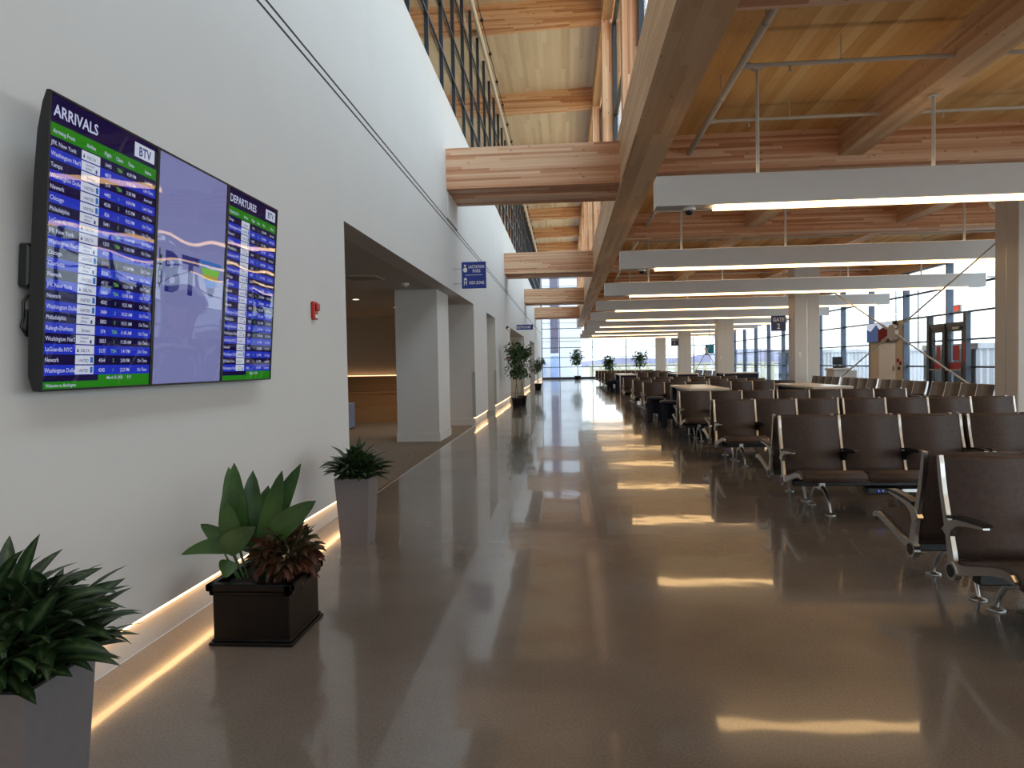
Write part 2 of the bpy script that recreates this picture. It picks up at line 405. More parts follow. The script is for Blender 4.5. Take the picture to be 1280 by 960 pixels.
# upper floor behind the wall top
struct(MB().box(XL, XW-.30, YB, YE, 6.35, 6.66), 'floor_upper', M['soffit'])
struct(MB().box(XL-.2, XL, YB, YE, 3.2, ZRD), 'wall_upper', M['wall'])
wb = MB().box(XL, 1.3, YB-.2, YB, 0, ZRD).box(1.3, XG+.2, YB-.2, YB, 4.7, ZRD).box(1.3, XG+.2, YB-.2, YB, 0, .2)
struct(wb, 'wall_back', M['wall'])

# low roof over the seating
struct(MB().box(1.35, XG+1.2, YB, YE, ZD, ZD+.25), 'ceiling', M['deck'], 'timber plank ceiling above the seating', 'ceiling')
struct(MB().box(1.06, 1.65, YB, YE, ZB, 5.84), 'beam_girder', M['wood_y'], 'long pale glulam girder running down the hall', 'beam')
ordn = ['first','second','third','fourth','fifth','sixth','seventh','eighth','ninth','tenth','eleventh','twelfth']
# beams of the low roof, across the hall
for k in range(10):
    y = 6.0 + 6.05*k
    struct(MB().box(1.65, XG, y, y+.62, ZB+.002, ZD), 'ceiling_beam' + ('' if k == 0 else '.%03d' % k), M['wood_x'],
           'brown glulam beam across the low ceiling, %s one from the entrance' % ordn[k], 'beam')
# purlins between them
n = 0
for k in range(-2, 10):
    y0 = max(YB, 6.0 + 6.05*k - 5.43); y1 = min(YE, 6.0 + 6.05*k)
    if y1 - y0 < 1: continue
    for X in (4.72, 8.52):
        struct(MB().box(X, X+.39, y0+.001, y1-.001, 4.95, ZD), 'ceiling_beam.%03d' % (20+n), M['wood_y']); n += 1
struct(MB().box(XG-.15, XG+.25, YB, YE, 4.72, ZD), 'beam_window_head', M['wood_y'])
# tie beams across the nave, each a pair
for k in range(4):
    y = 12.8 + 12.17*k
    struct(MB().box(XW-.02, 1.06, y, y+.50, 4.84, 5.61), 'beam' + ('' if k == 0 else '.%03d' % k), M['wood_x'],
           'glulam tie beam between the white wall and the girder, %s along the hall' % ordn[k], 'beam')
    struct(MB().box(XW+.0, 1.06, y+.62, y+1.25, 4.80, 5.5), 'beam.%03d' % (10+k), M['wood_x'])
    struct(MB().box(XW-.05, XW+.02, y-.02, y+1.2, 4.29, 4.80), 'pillar.%03d' % (10+k), M['wall'])
# high roof over the nave
def zr(x): return (x+2.0)*.03
def slanted(mb, x0, x1, y0, y1, z0, z1):
    a, b_ = zr(x0), zr(x1)
    return mb.hexa([(x0,y0,z0+a),(x1,y0,z0+b_),(x1,y1,z0+b_),(x0,y1,z0+a),(x0,y0,z1+a),(x1,y0,z1+b_),(x1,y1,z1+b_),(x0,y1,z1+a)])
struct(slanted(MB(), XL, 2.2, YB, YE+1, ZRD-.02, ZRD+.2), 'ceiling_upper', M['deck_hi'], 'pale timber plank ceiling high over the walkway', 'ceiling')
for k in range(-1, 9):
    y = 12.15 + 6.0*k
    struct(slanted(MB(), XL, 1.08, y, y+.35, ZR, ZRD), 'ceiling_beam.%03d' % (60+k), M['wood_x'])
    struct(MB().box(1.08, 1.45, y, y+.37, 5.84, ZRD+.05), 'column_clerestory' + '.%03d' % (k+2), M['wood_z'],
           'pale timber post on the girder, %s along the hall' % ordn[k+1], 'post')
struct(slanted(MB(), 1.085, 1.35, YB, YE, ZR-.02, ZRD), 'beam_edge', M['wood_y'])
# clerestory windows between the posts
wn = [0]
def window(frame_mb, glass_mb, fm='slate', label=None):
    wn[0] += 1
    o = struct(frame_mb, 'window_%d' % wn[0], M[fm], label, 'window' if label else None)
    glass_mb.build('pane', M['glass'], o); return o
for k in range(-2, 9):
    y0 = max(12.15 + 6.0*k + .37, YB); y1 = min(12.15 + 6.0*(k+1), YE)
    f = MB().box(1.36, 1.46, y0, y1, 5.84, 5.94).box(1.36, 1.46, y0, y1, ZR-.1, ZR)
    for y in (y0, (y0+y1)/2-.04, y1-.08): f.box(1.36, 1.46, y, y+.08, 5.94, ZR-.1)
    f.box(1.36, 1.46, y0, y1, 8.0, 8.07)
    window(f, MB().box(1.405, 1.415, y0, y1, 5.84, ZR))
# glazed screen of the upper floor on top of the white wall
for k in range(42):
    y0 = 4.42 + 1.4175*k
    if y0 > YE-1.4: break
    y1 = y0 + 1.4175
    f = MB().box(XW-.10, XW-.03, y0-.025, y0+.025, 6.67, 10.45)
    for z in (7.47, 8.37, 9.38): f.box(XW-.06, XW-.025, y0, y1, z-.02, z+.02)
    window(f, MB().box(XW-.075, XW-.067, y0+.025, y1-.025, 6.68, 10.4))
tr = MB().tube([(XW+.06, YB+.1, 10.36), (XW+.06, YE-.2, 10.36)], .06, 10).build('roof_rail', M['white'])
tag(tr, 'white tube running along the top of the upper glazed screen', 'pipe')
cl = thing('cable_run', 'thin dark cable line with small clips beside the white roof tube', 'cable', (0,0,0))
MB().tube([(XW+.2, YB+.1, 10.36), (XW+.2, YE-.2, 10.36)], .012, 6).build('cable', M['dark'], cl)
for k in range(24):
    y = 8.0 + 1.9*k
    MB().tube([(XW+.2, y, 10.45), (XW+.2, y, 10.25)], .010, 5).box(XW+.16, XW+.24, y-.03, y+.03, 10.33, 10.39).build('clip', M['dark'], cl)

# window wall on the apron side
ZS = [.2, 1.13, 2.03, 2.94, 3.84, 4.72]
RY0 = 24.235; SP = 2.95
y = RY0 - SP*12
while y < YE - .5:
    y1 = min(y + SP, YE)
    f = MB().box(XG-.16, XG+.06, y-.04, y+.04, 0, 4.72, 1)
    if abs(y - 27.185) > .2:
        for z in ZS[1:]: f.box(XG-.07, XG+.03, y+.04, y1-.04, z-.03, z+.03)
        f.box(XG-.10, XG+.06, y+.04, y1-.04, 0, .2)
        g = MB().box(XG-.012, XG, y+.04, y1-.04, .2, 4.72)
    else:
        for z in ZS[4:]: f.box(XG-.07, XG+.03, y+.04, y1-.04, z-.03, z+.03)
        g = MB().box(XG-.012, XG, y+.04, y1-.04, ZS[3], 4.72)
    window(f, g, 'slate')
    bpy.data.objects['window_%d' % wn[0]].data.materials.append(M['slate_blue'])
    y = y1
pn = struct(MB().box(XG-.14, XG-.02, 27.225, 30.095, 0, 2.94), 'wall_panel', M['beige'], 'beige infill panel in the window wall below the wall screen', 'wall')
d2 = struct(MB().box(XG-.19, XG-.145, 27.75, 29.15, .02, 2.05), 'door_2', M['white'], 'white boarding door in the beige panel', 'door')
MB().box(XG-.24, XG-.19, 27.85, 27.9, .95, 1.15).build('door_handle', M['steel'], d2)
for i, (yy, zz, mm) in enumerate(((27.42,1.25,'red'), (27.52,1.05,'dark'), (27.6,1.36,'red'))):
    o = MB().cham(XG-.20, XG-.14, yy-.05, yy+.05, zz-.07, zz+.07, .01).build('pull_station' if mm == 'red' else 'card_reader', M[mm])
    tag(o, ['red alarm box on the beige panel beside the white door', 'black card reader below the red alarm box', 'red call box above the card reader'][i], 'alarm' if mm == 'red' else 'card reader')
# pair of glazed exit doors in the window wall
for i, (a, b_) in enumerate(((24.27, 25.19), (23.12, 24.20))):
    f = MB()
    x0, x1 = XG-.20, XG-.10
    f.box(x0, x1, a, a+.16, .0, 2.5).box(x0, x1, b_-.16, b_, 0, 2.5).box(x0, x1, a+.16, b_-.16, 2.32, 2.5).box(x0, x1, a+.16, b_-.16, 0, .25)
    o = struct(f, 'door_%d' % (3+i), M['dark'], ['dark framed glass exit door next to the mullion, no lever shown', 'dark framed glass exit door with a steel push bar'][i], 'door')
    MB().box(XG-.155, XG-.145, a+.16, b_-.16, .25, 2.32).build('pane', M['glass'], o)
    MB().tube([(XG-.26, a+.10, 1.02), (XG-.26, b_-.1, 1.02)], .025, 8).box(XG-.27, XG-.2, a+.06, a+.14, .97, 1.08).build('push_bar', M['steel'], o)
    dc = MB().box(XG-.162, XG-.157, a+.35, b_-.35, 1.35, 1.85).box(XG-.162, XG-.157, a+.18, b_-.18, 1.05, 1.28)
    dc.build('warning_sticker', M['red'], o)
struct(MB().box(XG-.24, XG-.08, 22.96, 23.12, 0, 2.94).box(XG-.24, XG-.08, 25.19, 25.35, 0, 2.94).box(XG-.24, XG-.08, 24.20, 24.27, 0, 2.6).box(XG-.22, XG-.08, 23.12, 25.19, 2.5, 2.62), 'door_frame', M['slate'])
dcl = MB().cham(XG-.30, XG-.20, 23.25, 23.65, 2.38, 2.47, .02).build('door_closer', M['steel']); tag(dcl, 'steel door closer on top of the exit door', 'door closer')
nr = MB().box(XG-.25, XG-.243, 22.98, 23.10, 1.3, 1.95).build('notice_sign', M['red']); tag(nr, 'narrow red notice beside the exit doors', 'sign')

# glass end wall
XV = [XW+.03, -.56, 2.50, 5.58, 8.66, 11.74, XG]
for i in range(len(XV)-1):
    x0, x1 = XV[i], XV[i+1]
    top = ZR + .1 if x0 < 1 else 4.75
    f = MB().box(x0-.035, x0+.035, YE-.10, YE+.12, 0, top)
    zz = [1.13, 2.03, 2.94, 3.84, 4.72] + ([5.75, 6.7, 7.6, 8.5, 9.4] if x0 < 1 else [])
    xe = x1
    for z in zz: f.box(x0+.035, xe-.035, YE-.05, YE+.05, z-.03, z+.03)
    f.box(x0+.035, x1-.035, YE-.10, YE+.08, 0, .2)
    f.box(x0+.035, x1-.035, YE-.05, YE+.05, top-.06, top)
    window(f, MB().box(x0+.035, x1-.035, YE-.006, YE+.006, .2, top))
f = MB()
for x0 in (XL, XL+2.2, XL+4.4, XW-.1): f.box(x0, x0+.07, YE-.1, YE+.1, 6.66, ZR+.1)
for z in (6.7, 7.6, 8.5, 9.4): f.box(XL+.07, XW-.1, YE-.05, YE+.05, z-.03, z+.03)
window(f, MB().box(XL, XW-.1, YE-.006, YE+.006, 6.66, ZR+.1))
struct(MB().box(XV[2]-.035, XG+.2, YE-.12, YE+.12, 4.75, ZD), 'wall_end_head', M['slate'])

for i in range(4):  # unseen rear glazing, added so sky light reaches camera-facing surfaces
    x0 = 1.3 + 2.975*i; x1 = x0 + 2.975
    f = MB().box(x0, x0+.07, YB-.12, YB+.04, .2, 4.7)
    for z in ZS[1:]: f.box(x0+.07, x1, YB-.08, YB+.02, z-.03, z+.03)
    window(f, MB().box(x0+.07, x1, YB-.05, YB-.04, .2, 4.7))
# columns between the seating and the windows
for k, y in enumerate((.6, 12.73, 24.5, 36.6, 48.8, 61.0)):
    c = MB().cham(8.07, 8.93, y, y+.66, .001, ZB+.01, .015)
    o = struct(c, 'column' + ('' if k == 0 else '.%03d' % k), M['column'],
               'clad white column, %s one of the row along the window side' % ordn[k], 'column')
    s = MB().box(8.49, 8.51, y-.0015, y+.001, .0, ZB); s.box(8.07-.0015, 8.07+.001, y+.32, y+.34, 0, ZB)
    s.build('panel_joint', M['steel'], o)
    if k in (1, 2, 3):
        MB().cham(8.40 if k == 1 else 8.2, 8.50 if k == 1 else 8.28, y-.02, y+.001, 1.55, 1.72, .006).build('switch_plate', M['white'], o)
# braces in the plane of the columns
def brace(name, label, y0, y1, z0, z1, X):
    t = thing(name, label, 'brace', (0,0,0), 0, 'steel cross braces between the columns')
    for a in ((y0,z0,y1,z1), (y0,z1,y1,z0)):
        MB().tube([(X,a[0],a[1]),(X,a[2],a[3])], .020, 8).build('brace_rod', M['pipe'], t)
    ym, zm = (y0+y1)/2, (z0+z1)/2
    h = MB(); h.tube([(X-.045,ym,zm),(X+.045,ym,zm)], .22, 20)
    h.build('hub_plate', M['pipe'], t)
    for a in (-1,1):
        for c in (-1,1):
            MB().tube([(X, ym+a*.2, zm+c*.2*(z1-z0)/(y1-y0)), (X, ym+a*.6, zm+c*.6*(z1-z0)/(y1-y0))], .035, 8).build('clevis', M['pipe'], t)
brace('cross_brace', 'thin steel cross brace with round hub in front of the exit doors', 13.42, 24.4, .10, 4.2, 8.8)
brace('cross_brace', 'small distant steel cross brace between the farther columns', 37.3, 48.7, .10, 4.05, 8.8)

# ------------------------------------------------------------------ ceiling lights
def ceiling_light():
    t = thing('ceiling_light', '', 'ceiling light', (1.26, 9.3, 3.58), 0, 'long suspended linear lights')
    L_ = 11.4
    h = MB().box(0, L_, 0, .012, 0, .40).box(0, L_, .288, .30, 0, .40).box(0, .012, .012, .288, 0, .40).box(L_-.012, L_, .012, .288, 0, .40).box(.012, L_-.012, .012, .288, .385, .40)
    h.box(.012, .78, .012, .288, 0, .012).box(L_-.5, L_-.012, .012, .288, 0, .012)
    h.build('housing', M['fixture'], t)
    MB().box(.78, L_-.5, .03, .18, -.05, .03).build('diffuser', M['led'], t)
    MB().box(.5, L_-.5, .03, .27, .401, .407).build('added_uplight', M['led_added'], t)  # added upward glow, brightens the plank ceiling
    for x, zt in ((1.38, ZD), (3.66, 4.95), (7.45, 4.95), (9.6, ZD)):
        MB().tube([(x,.15,.39),(x,.15,zt-3.58)], .024, 8).tube([(x,.15,zt-3.60),(x,.15,zt-3.582)], .075, 12).build('hanger_rod', M['pipe'], t)
    return t
fx = ceiling_light()
lab = ['hung over the front seats, first in view', 'second one down the hall', 'third one down the hall, ending before the windows', 'fourth one down the hall', 'fifth one down the hall',
       'sixth one down the hall', 'seventh one down the hall', 'eighth one down the hall', 'last one before the end glass']
for k in range(-2, 9):
    y = 9.3 + 6.05*k
    l = ('long white suspended linear light, ' + lab[k]) if k >= 0 else 'long white suspended linear light at the entrance end, ' + ('directly over the front planters' if k == -1 else 'last one before the entrance glazing')
    if k == 0: fx['label'] = l
    else: dup(fx, (1.26, y, 3.58), 0, l)
def dome(loc, label):
    t = thing('security_camera', label, 'camera', loc, 0, 'dome cameras under the ceiling lights')
    MB().lathe([(0,0),(.085,0),(.085,-.035),(.07,-.045),(0,-.045)], 20).build('collar', M['white'], t)
    MB().lathe([(.06,-.046),(.055,-.075),(.035,-.098),(0,-.105)], 20).build('dome_lens', M['dark'], t)
    return t
dome((1.72, 9.45, 3.578), 'small dome camera under the front end of the first linear light')
dome((1.75, 15.5, 3.578), 'small dome camera under the end of the second linear light')
# sprinkler pipes, one branch set per bay
def sprinkler():
    t = thing('sprinkler_pipe', '', 'pipe', (2.2, 6.62, 5.1), 0, 'sprinkler pipes under the low ceiling')
    MB().tube([(0,0,0),(0,5.44,0)], .045, 10).build('main_pipe', M['pipe'], t)
    for yb in (1.98, 3.88):
        MB().tube([(0,yb,0),(10.3,yb,0)], .028, 8).tube([(.03,yb,0),(.12,yb,0)], .045, 8).build('branch_pipe', M['pipe'], t)
        for x in (1.2, 4.6, 7.6):
            MB().tube([(x,yb,0),(x,yb,.32)], .006, 5).tube([(x-.018,yb,0),(x+.018,yb,0)], .036, 8).build('hanger', M['pipe'], t)
        for x in (.6, 3.4, 6.6):
            MB().tube([(x,yb,-.02),(x,yb,-.09)], [.018,.012], 6).tube([(x,yb,-.09),(x,yb,-.095)], .028, 8).build('sprinkler_head', M['steel'], t)
    for yy in (.9, 3.0): MB().tube([(-.0,yy,.04),(0,yy,.32)], .007, 5).tube([(0,yy-.015,0),(0,yy+.015,0)], .054, 8).build('hanger', M['pipe'], t)
    return t
sk = sprinkler()
sk['label'] = 'white sprinkler pipe with branches above the first linear light'
for k, l in ((1,'second'),(2,'third'),(3,'fourth'),(4,'fifth'),(5,'sixth')):
    dup(sk, (2.2, 6.62+6.05*k, 5.1), 0, 'white sprinkler pipe with branches in the %s ceiling bay' % l)
dt = thing('air_duct', 'white round air duct end beside the first column top', 'duct', (9.15, 12.7, 4.74))
MB().tube([(0,0,0),(0,2.4,0)], .16, 18).build('duct_tube', M['white'], dt)
MB().tube([(0,2.3,0),(0,2.42,0)], .175, 18).build('end_collar', M['white'], dt)
MB().tube([(0,.8,.16),(0,.8,.68)], .01, 6).build('strap', M['steel'], dt)

# ------------------------------------------------------------------ text
def text_mesh(items, name, mat, parent, z=0.0, label=None):
    """items: (string, x, y, size, align, squeeze[, bold]) -> one mesh in local xy"""
    mb = MB(); dg = None
    for it in items:
        s, x, y, size, al, sq = it[:6]
        cu = bpy.data.curves.new('t', 'FONT'); cu.body = s; cu.size = size; cu.align_x = al; cu.resolution_u = 2
        cu.offset = it[6] if len(it) > 6 else size*.008
        o = bpy.data.objects.new('t', cu); C.objects.link(o)
        bpy.context.view_layer.update()
        me = bpy.data.meshes.new_from_object(o.evaluated_get(bpy.context.evaluated_depsgraph_get()))
        mb.add([(x + v.co.x*sq, y + v.co.y, z) for v in me.vertices], [tuple(p.vertices) for p in me.polygons])
        bpy.data.objects.remove(o); bpy.data.curves.remove(cu); bpy.data.meshes.remove(me)
    return mb.build(name, mat, parent, label)
def quad(mb, x0, x1, y0, y1, z, mi=0):
    return mb.add([(x0,y0,z),(x1,y0,z),(x1,y1,z),(x0,y1,z)], [(0,1,2,3)], mi)
def disc(mb, x, y, rx, ry, z, mi=0, n=18):
    return mb.add([(x+rx*math.cos(2*PI*k/n), y+ry*math.sin(2*PI*k/n), z) for k in range(n)], [tuple(range(n))], mi)

# ------------------------------------------------------------------ flight displays
TILT = math.radians(4.2)
DW, DH = .70, 1.21
def display(name, label, cat, y0, w):
    t = thing(name, label, cat)
    m = Matrix(((0, math.sin(TILT), math.cos(TILT)), (1, 0, 0), (0, math.cos(TILT), -math.sin(TILT)))).to_4x4()
    m.translation = (XW+.095, y0, 1.398); t.matrix_world = m
    b = MB().prism([(0,-.002),(0,-.028),(.06,-.05),(.3,-.056),(.85,-.052),(1.05,-.042),(1.16,-.024),(DH,-.008),(DH,-.002)][::-1], 0, w, 'x')
    b.build('casing', M['dark'], t)
    bz = .009
    MB().box(0, w, 0, bz, -.002, .008).box(0, w, DH-bz, DH, -.002, .008).box(0, bz, bz, DH-bz, -.002, .008).box(w-bz, w, bz, DH-bz, -.002, .008).build('bezel', M['dark'], t)
    quad(MB(), bz, w-bz, bz, DH-bz, .006).build('cover_glass', M['cover'], t)
    return t, w, bz
def board(name, label, y0, w, title, head, rows, foot):
    t, w, bz = display(name, label, 'display', y0, w)
    X0, X1 = bz, w-bz; IW = X1-X0; top = DH-bz; IH = DH-2*bz
    Y = lambda f: top - f*IH
    s = MB(); quad(s, X0, X1, Y(1), Y(0), .0, 0)
    quad(s, X0, X1, Y(.138), Y(.092), .0004, 2)
    nrow = len(rows); f0, f1 = .140, .953; ph = (f1-f0)/nrow
    U = lambda u: X0 + u*IW
    txt = []; logos = []; lt = []; gt = []
    for i, r in enumerate(rows):
        a = f0 + i*ph
        if i % 2: quad(s, X0, X1, Y(a+ph), Y(a), .0004, 1)
        quad(s, U(.262), U(.425), Y(a+ph*.94), Y(a+ph*.06), .0008, 3)
        yb = Y(a+ph*.72)
        city, air, fl, cl_, tm, st = r
        txt.append((city, U(.018), yb, .026, 'LEFT', .9))
        txt.append((fl, U(.50), yb, .024, 'CENTER', .9)); txt.append((tm, U(.73), yb, .024, 'CENTER', .85)); txt.append((st, U(.915), yb, .024, 'CENTER', .85))
        gt.append((cl_, U(.61), yb, .024, 'CENTER', .9))
        if ' ' in air:
            p, q = air.split(' '); lt.append((p, U(.335), Y(a+ph*.42), .014, 'CENTER', .9)); lt.append((q, U(.325), Y(a+ph*.78), .014, 'CENTER', .9))
            quad(s, U(.385), U(.40), Y(a+ph*.85), Y(a+ph*.5), .0012, 4)
        else:
            lt.append((air, U(.345 if air != 'UNITED' else .332), yb, .019, 'CENTER', .95))
            if air == 'UNITED': quad(s, U(.393), U(.417), Y(a+ph*.8), Y(a+ph*.2), .0012, 5)
            if air == 'DELTA': s.add([(U(.272),yb,.0012),(U(.292),yb,.0012),(U(.282),yb+.017,.0012)], [(0,1,2)], 4)
    for u, h_ in head: txt.append((h_, U(u), Y(.126), .025, 'LEFT', .85))
    txt.append((title, U(.03), Y(.068), .066, 'LEFT', .9, .0012))
    quad(s, U(.47), X1, Y(.975), Y(.953), .0006, 2); quad(s, X0, X1, Y(1), Y(.975), .0006, 2)
    txt.append((foot[0], U(.03), Y(.994), .02, 'LEFT', .9)); txt.append((foot[1], U(.55), Y(.971), .02, 'LEFT', .9))
    quad(s, U(.755), U(.975), Y(.075), Y(.018), .0008, 3)
    s.build('screen', [M['s_navy'], M['s_blue'], M['s_green'], M['s_white'], M['s_logo'], M['s_logo2']], t)
    text_mesh(txt, 'screen_text', M['s_text'], t, .0016)
    text_mesh(gt, 'claim_text', M['s_lgreen'], t, .0016)
    text_mesh(lt + [('BTV', U(.865), Y(.066), .062, 'CENTER', .85, .0012)], 'logo_text', M['s_logo'], t, .0018)
    return t
arr = [('JFK New York','DELTA','5445','TBA','4:39 PM','Landed'),('Washington Nat\'l','American Airlines','4825','1','4:42 PM','Left Gate'),('Tampa','Breeze','514','TBA','5:30 PM','Arrived'),
 ('Washington Dulles','UNITED','4482','1','4:54 PM','Left Gate'),('Newark','UNITED','4538','3','9:12 PM','On Time'),('Chicago','UNITED','826','1','9:52 PM','On Time'),
 ('Philadelphia','American Airlines','5441','3','10:02 PM','On Time'),('LaGuardia NYC','DELTA','5163','TBA','10:44 PM','On Time'),('JFK New York','DELTA','1203','TBA','11:02 PM','On Time'),
 ('Washington Nat\'l','American Airlines','4707','1','11:15 PM','On Time'),('Chicago','UNITED','5960','1','11:24 PM','On Time'),('Charlotte','American Airlines','5130','2','11:38 PM','On Time'),
 ('Newark','UNITED','4112','TBA','12:59 PM','On Time'),('JFK New York','DELTA','5460','TBA','12:08 AM','On Time'),('Newark','UNITED','4502','1','9:22 AM','On Time'),
 ('Washington Dulles','UNITED','3484','2','10:20 AM','On Time'),('Philadelphia','American Airlines','5853','3','10:21 AM','On Time'),('Raleigh-Durham','Breeze','574','TBA','11:45 AM','On Time'),
 ('Washington Nat\'l','American Airlines','5823','1','11:38 AM','On Time'),('LaGuardia NYC','DELTA','5237','TBA','1:41 PM','On Time'),('Newark','UNITED','4564','2','2:00 PM','On Time'),('Washington Dulles','UNITED','4245','1','2:23 PM','On Time')]
foot = ('Welcome to Burlington', 'March 25, 2025      3:13')
bd = board('flight_display', 'arrivals board screen, the one closest to the wall mount and cables', 2.555, .722, 'ARRIVALS',
      [(.03,'Arriving From'),(.30,'Airline'),(.46,'Flight'),(.57,'Claim'),(.69,'Time'),(.87,'Status')], arr, foot)
MB().cham(.015, .06, .42, .60, -.125, -.076, .008).build('mount_bracket', M['dark'], bd)
MB().tube([(.03,.40,-.08),(.012,.36,-.09),(.02,.30,-.095),(.005,.26,-.09),(.03,.22,-.085),(.02,.33,-.08)], .006, 6).build('cable', M['dark'], bd)
dep = [(c, a, f, str((i*7) % 9 + 1), t_, s_) for i, (c, a, f, g, t_, s_) in enumerate(arr[2:] + arr[:2])]
board('flight_display', 'departures board screen, farthest along the wall of the three', 3.985, .695, 'DEPARTURES',
      [(.03,'Departing To'),(.30,'Airline'),(.46,'Flight'),(.57,'Gate'),(.69,'Time'),(.87,'Status')], dep, ('', 'March 25, 2025'))
dpb = bpy.data.objects['flight_display.001']
MB().cham(.2, .5, .42, .60, -.125, -.076, .008).build('mount_bracket', M['dark'], dpb)
lg, w, bz = display('logo_display', 'pale blue logo screen between the arrivals and departures boards', 'display', 3.279, .704)
MB().cham(.2, .5, .42, .60, -.125, -.076, .008).build('mount_bracket', M['dark'], lg)
quad(MB(), bz, w-bz, bz, DH-bz, .0).build('screen', M['s_lav'], lg)
text_mesh([(c, .05, .672-.042*i, .056, 'CENTER', .85, .0028) for i, c in enumerate('LEAHY')], 'side_text', emit('logo_grey_green', srgb(40,66,70), .25), lg, .001)
lo = MB()
text_mesh([('B', .085, .505, .285, 'LEFT', .9, .011), ('T', .25, .505, .285, 'LEFT', .95, .011)], 'logo_text', M['s_logo'], lg, .001)
# the V: bands of green hill, yellow and blue water inside a V outline
def vband(mb, f0, f1, mi):
    # V outline between heights f0..f1 (0 bottom, 1 top)
    x0, x1, xm, yb, yt = .415, .685, .55, .505, .71
    L = lambda f: xm-.02 + (x0-(xm-.02))*f; Rr = lambda f: xm+.02 + (x1-.02-(xm+.02))*f
    mb.add([(L(f0),yb+(yt-yb)*f0,.001),(Rr(f0),yb+(yt-yb)*f0,.001),(Rr(f1),yb+(yt-yb)*f1,.001),(L(f1),yb+(yt-yb)*f1,.001)], [(0,1,2,3)], mi)
for f0, f1, mi in ((0,.28,0),(.28,.5,1),(.5,.62,2),(.62,.8,3),(.8,1,1)): vband(lo, f0, f1, mi)
lo.build('logo_letter', [M['s_logo'], M['s_logo2'], emit('logo_yellow', srgb(190,170,70), .4), M['s_lgreen']], lg)

# ------------------------------------------------------------------ wall fittings and signs
st_ = thing('fire_strobe', 'red fire alarm strobe on the white wall beside the alcove opening', 'fire alarm', (XW, 5.79, 1.975))
MB().cham(0, .035, -.045, .045, -.075, .085, .008).build('housing', M['red'], st_)
MB().cham(.034, .06, -.03, .03, .0, .07, .008).build('strobe_lens', M['red'], st_)
MB().box(.0345, .037, -.03, .03, -.06, -.03).build('label_plate', M['white'], st_)
o = MB().cham(XW, XW+.05, 25.55, 25.65, 1.62, 1.76, .01).build('pull_station', M['red']); tag(o, 'small red alarm box on the wall before the potted trees', 'alarm')
wc = thing('security_camera', 'black and white camera on the wall above the potted trees', 'camera', (XW, 25.3, 2.85))
MB().cham(0, .1, -.05, .05, -.04, .06, .01).build('mount', M['dark'], wc)
MB().tube([(.08,0,-.02),(.14,-.1,-.10)], .05, 12).build('camera_body', M['white'], wc)
sd = thing('smoke_detector', 'white round smoke detector on the alcove ceiling near the pillar', 'detector', (-2.85, 11.9, ZO))
MB().lathe([(.075,0),(.075,-.025),(.05,-.05),(0,-.05)], 20).build('housing', M['white'], sd)
MB().lathe([(.03,-.05),(.03,-.062),(0,-.062)], 12).build('sensor', M['steel'], sd)

def hang_sign(name, label, x0, x1, y, z0, z1, mat, items, arms):
    t = thing(name, label, 'sign', (x0, y, z0))
    w, h = x1-x0, z1-z0
    MB().cham(0, w, 0, .03, 0, h, .004).build('panel', mat, t)
    m = Matrix(((1,0,0),(0,0,1),(0,1,0)))
    tx = text_mesh([(s, fx_*w, fz*h, sz, al, sq, bo) for s, fx_, fz, sz, al, sq, bo in items], 'lettering', M['signwhite'], t, 0)
    tx.rotation_euler = (PI/2, 0, 0); tx.location = (0, -.003, 0)
    for a in arms:
        MB().tube(a, .008, 6).build('bracket', M['steel'], t)
    return t, w, h
t, w, h = hang_sign('hanging_sign', 'blue sign for lactation pods and kids zone jutting from the wall', -2.05, -1.56, 13.4, 3.01, 3.54, M['signblue'],
    [('LACTATION', .61, .76, .084, 'CENTER', .68, .0015), ('PODS', .61, .60, .084, 'CENTER', .74, .0015), ('KIDS ZONE', .61, .16, .084, 'CENTER', .70, .0015)],
    [[(-.17,.015,.40),(.0,.015,.40)], [(-.17,.015,.10),(0,.015,.10)]])
ic = MB()
quad(ic, .15*w, .85*w, .495*h, .51*h, .0)
disc(ic, .145*w, .86*h, .022, .022, 0); disc(ic, .15*w, .70*h, .042, .05, 0)
for a, b_, c, d in ((.09,.115,.12,.32),(.185,.21,.12,.32),(.115,.185,.20,.235),(.09,.21,.32,.35)): quad(ic, a*w, b_*w, c*h, d*h, 0)
ic.add([(.08*w,.35*h,0),(.22*w,.35*h,0),(.15*w,.42*h,0)], [(0,1,2)])
io = ic.build('pictograms', M['signwhite'], t); io.rotation_euler = (PI/2,0,0); io.location = (0,-.003,0)
disc(MB(), .165*w, .72*h, .02, .02, 0).build('pictogram_detail', M['signblue'], t)
_d = t.children[-1]; _d.rotation_euler = (PI/2,0,0); _d.location = (0,-.005,0)
hang_sign('hanging_sign', 'small blue restrooms sign jutting from the wall near the trees', -2.1, -1.38, 29.0, 2.96, 3.18, M['signblue'],
    [('RESTROOMS', .44, .27, .15, 'CENTER', .72, .003)], [[(-.12,.015,.11),(0,.015,.11)]])
hang_sign('gate_sign', 'navy GATE 2 sign on the side of the tall white column', 7.36, 7.87, 24.8, 2.50, 3.05, M['signnavy'],
    [('GATE', .5, .62, .19, 'CENTER', .86, .004), ('2', .5, .14, .27, 'CENTER', .9, .006)], [[(.49,.015,.4),(.71,.015,.4)], [(.49,.015,.1),(.71,.015,.1)]])
hang_sign('gate_sign', 'small far GATE 1 sign on a distant column', 7.55, 8.06, 49.0, 2.62, 3.15, M['signnavy'],
    [('GATE', .5, .62, .19, 'CENTER', .86, .004), ('1', .5, .14, .27, 'CENTER', .9, .006)], [[(.49,.015,.4),(.53,.015,.4)], [(.49,.015,.1),(.53,.015,.1)]])
ex = thing('exit_sign', 'red lit exit sign above the glass exit doors', 'exit sign', (XG-.20, 23.5, 2.95))
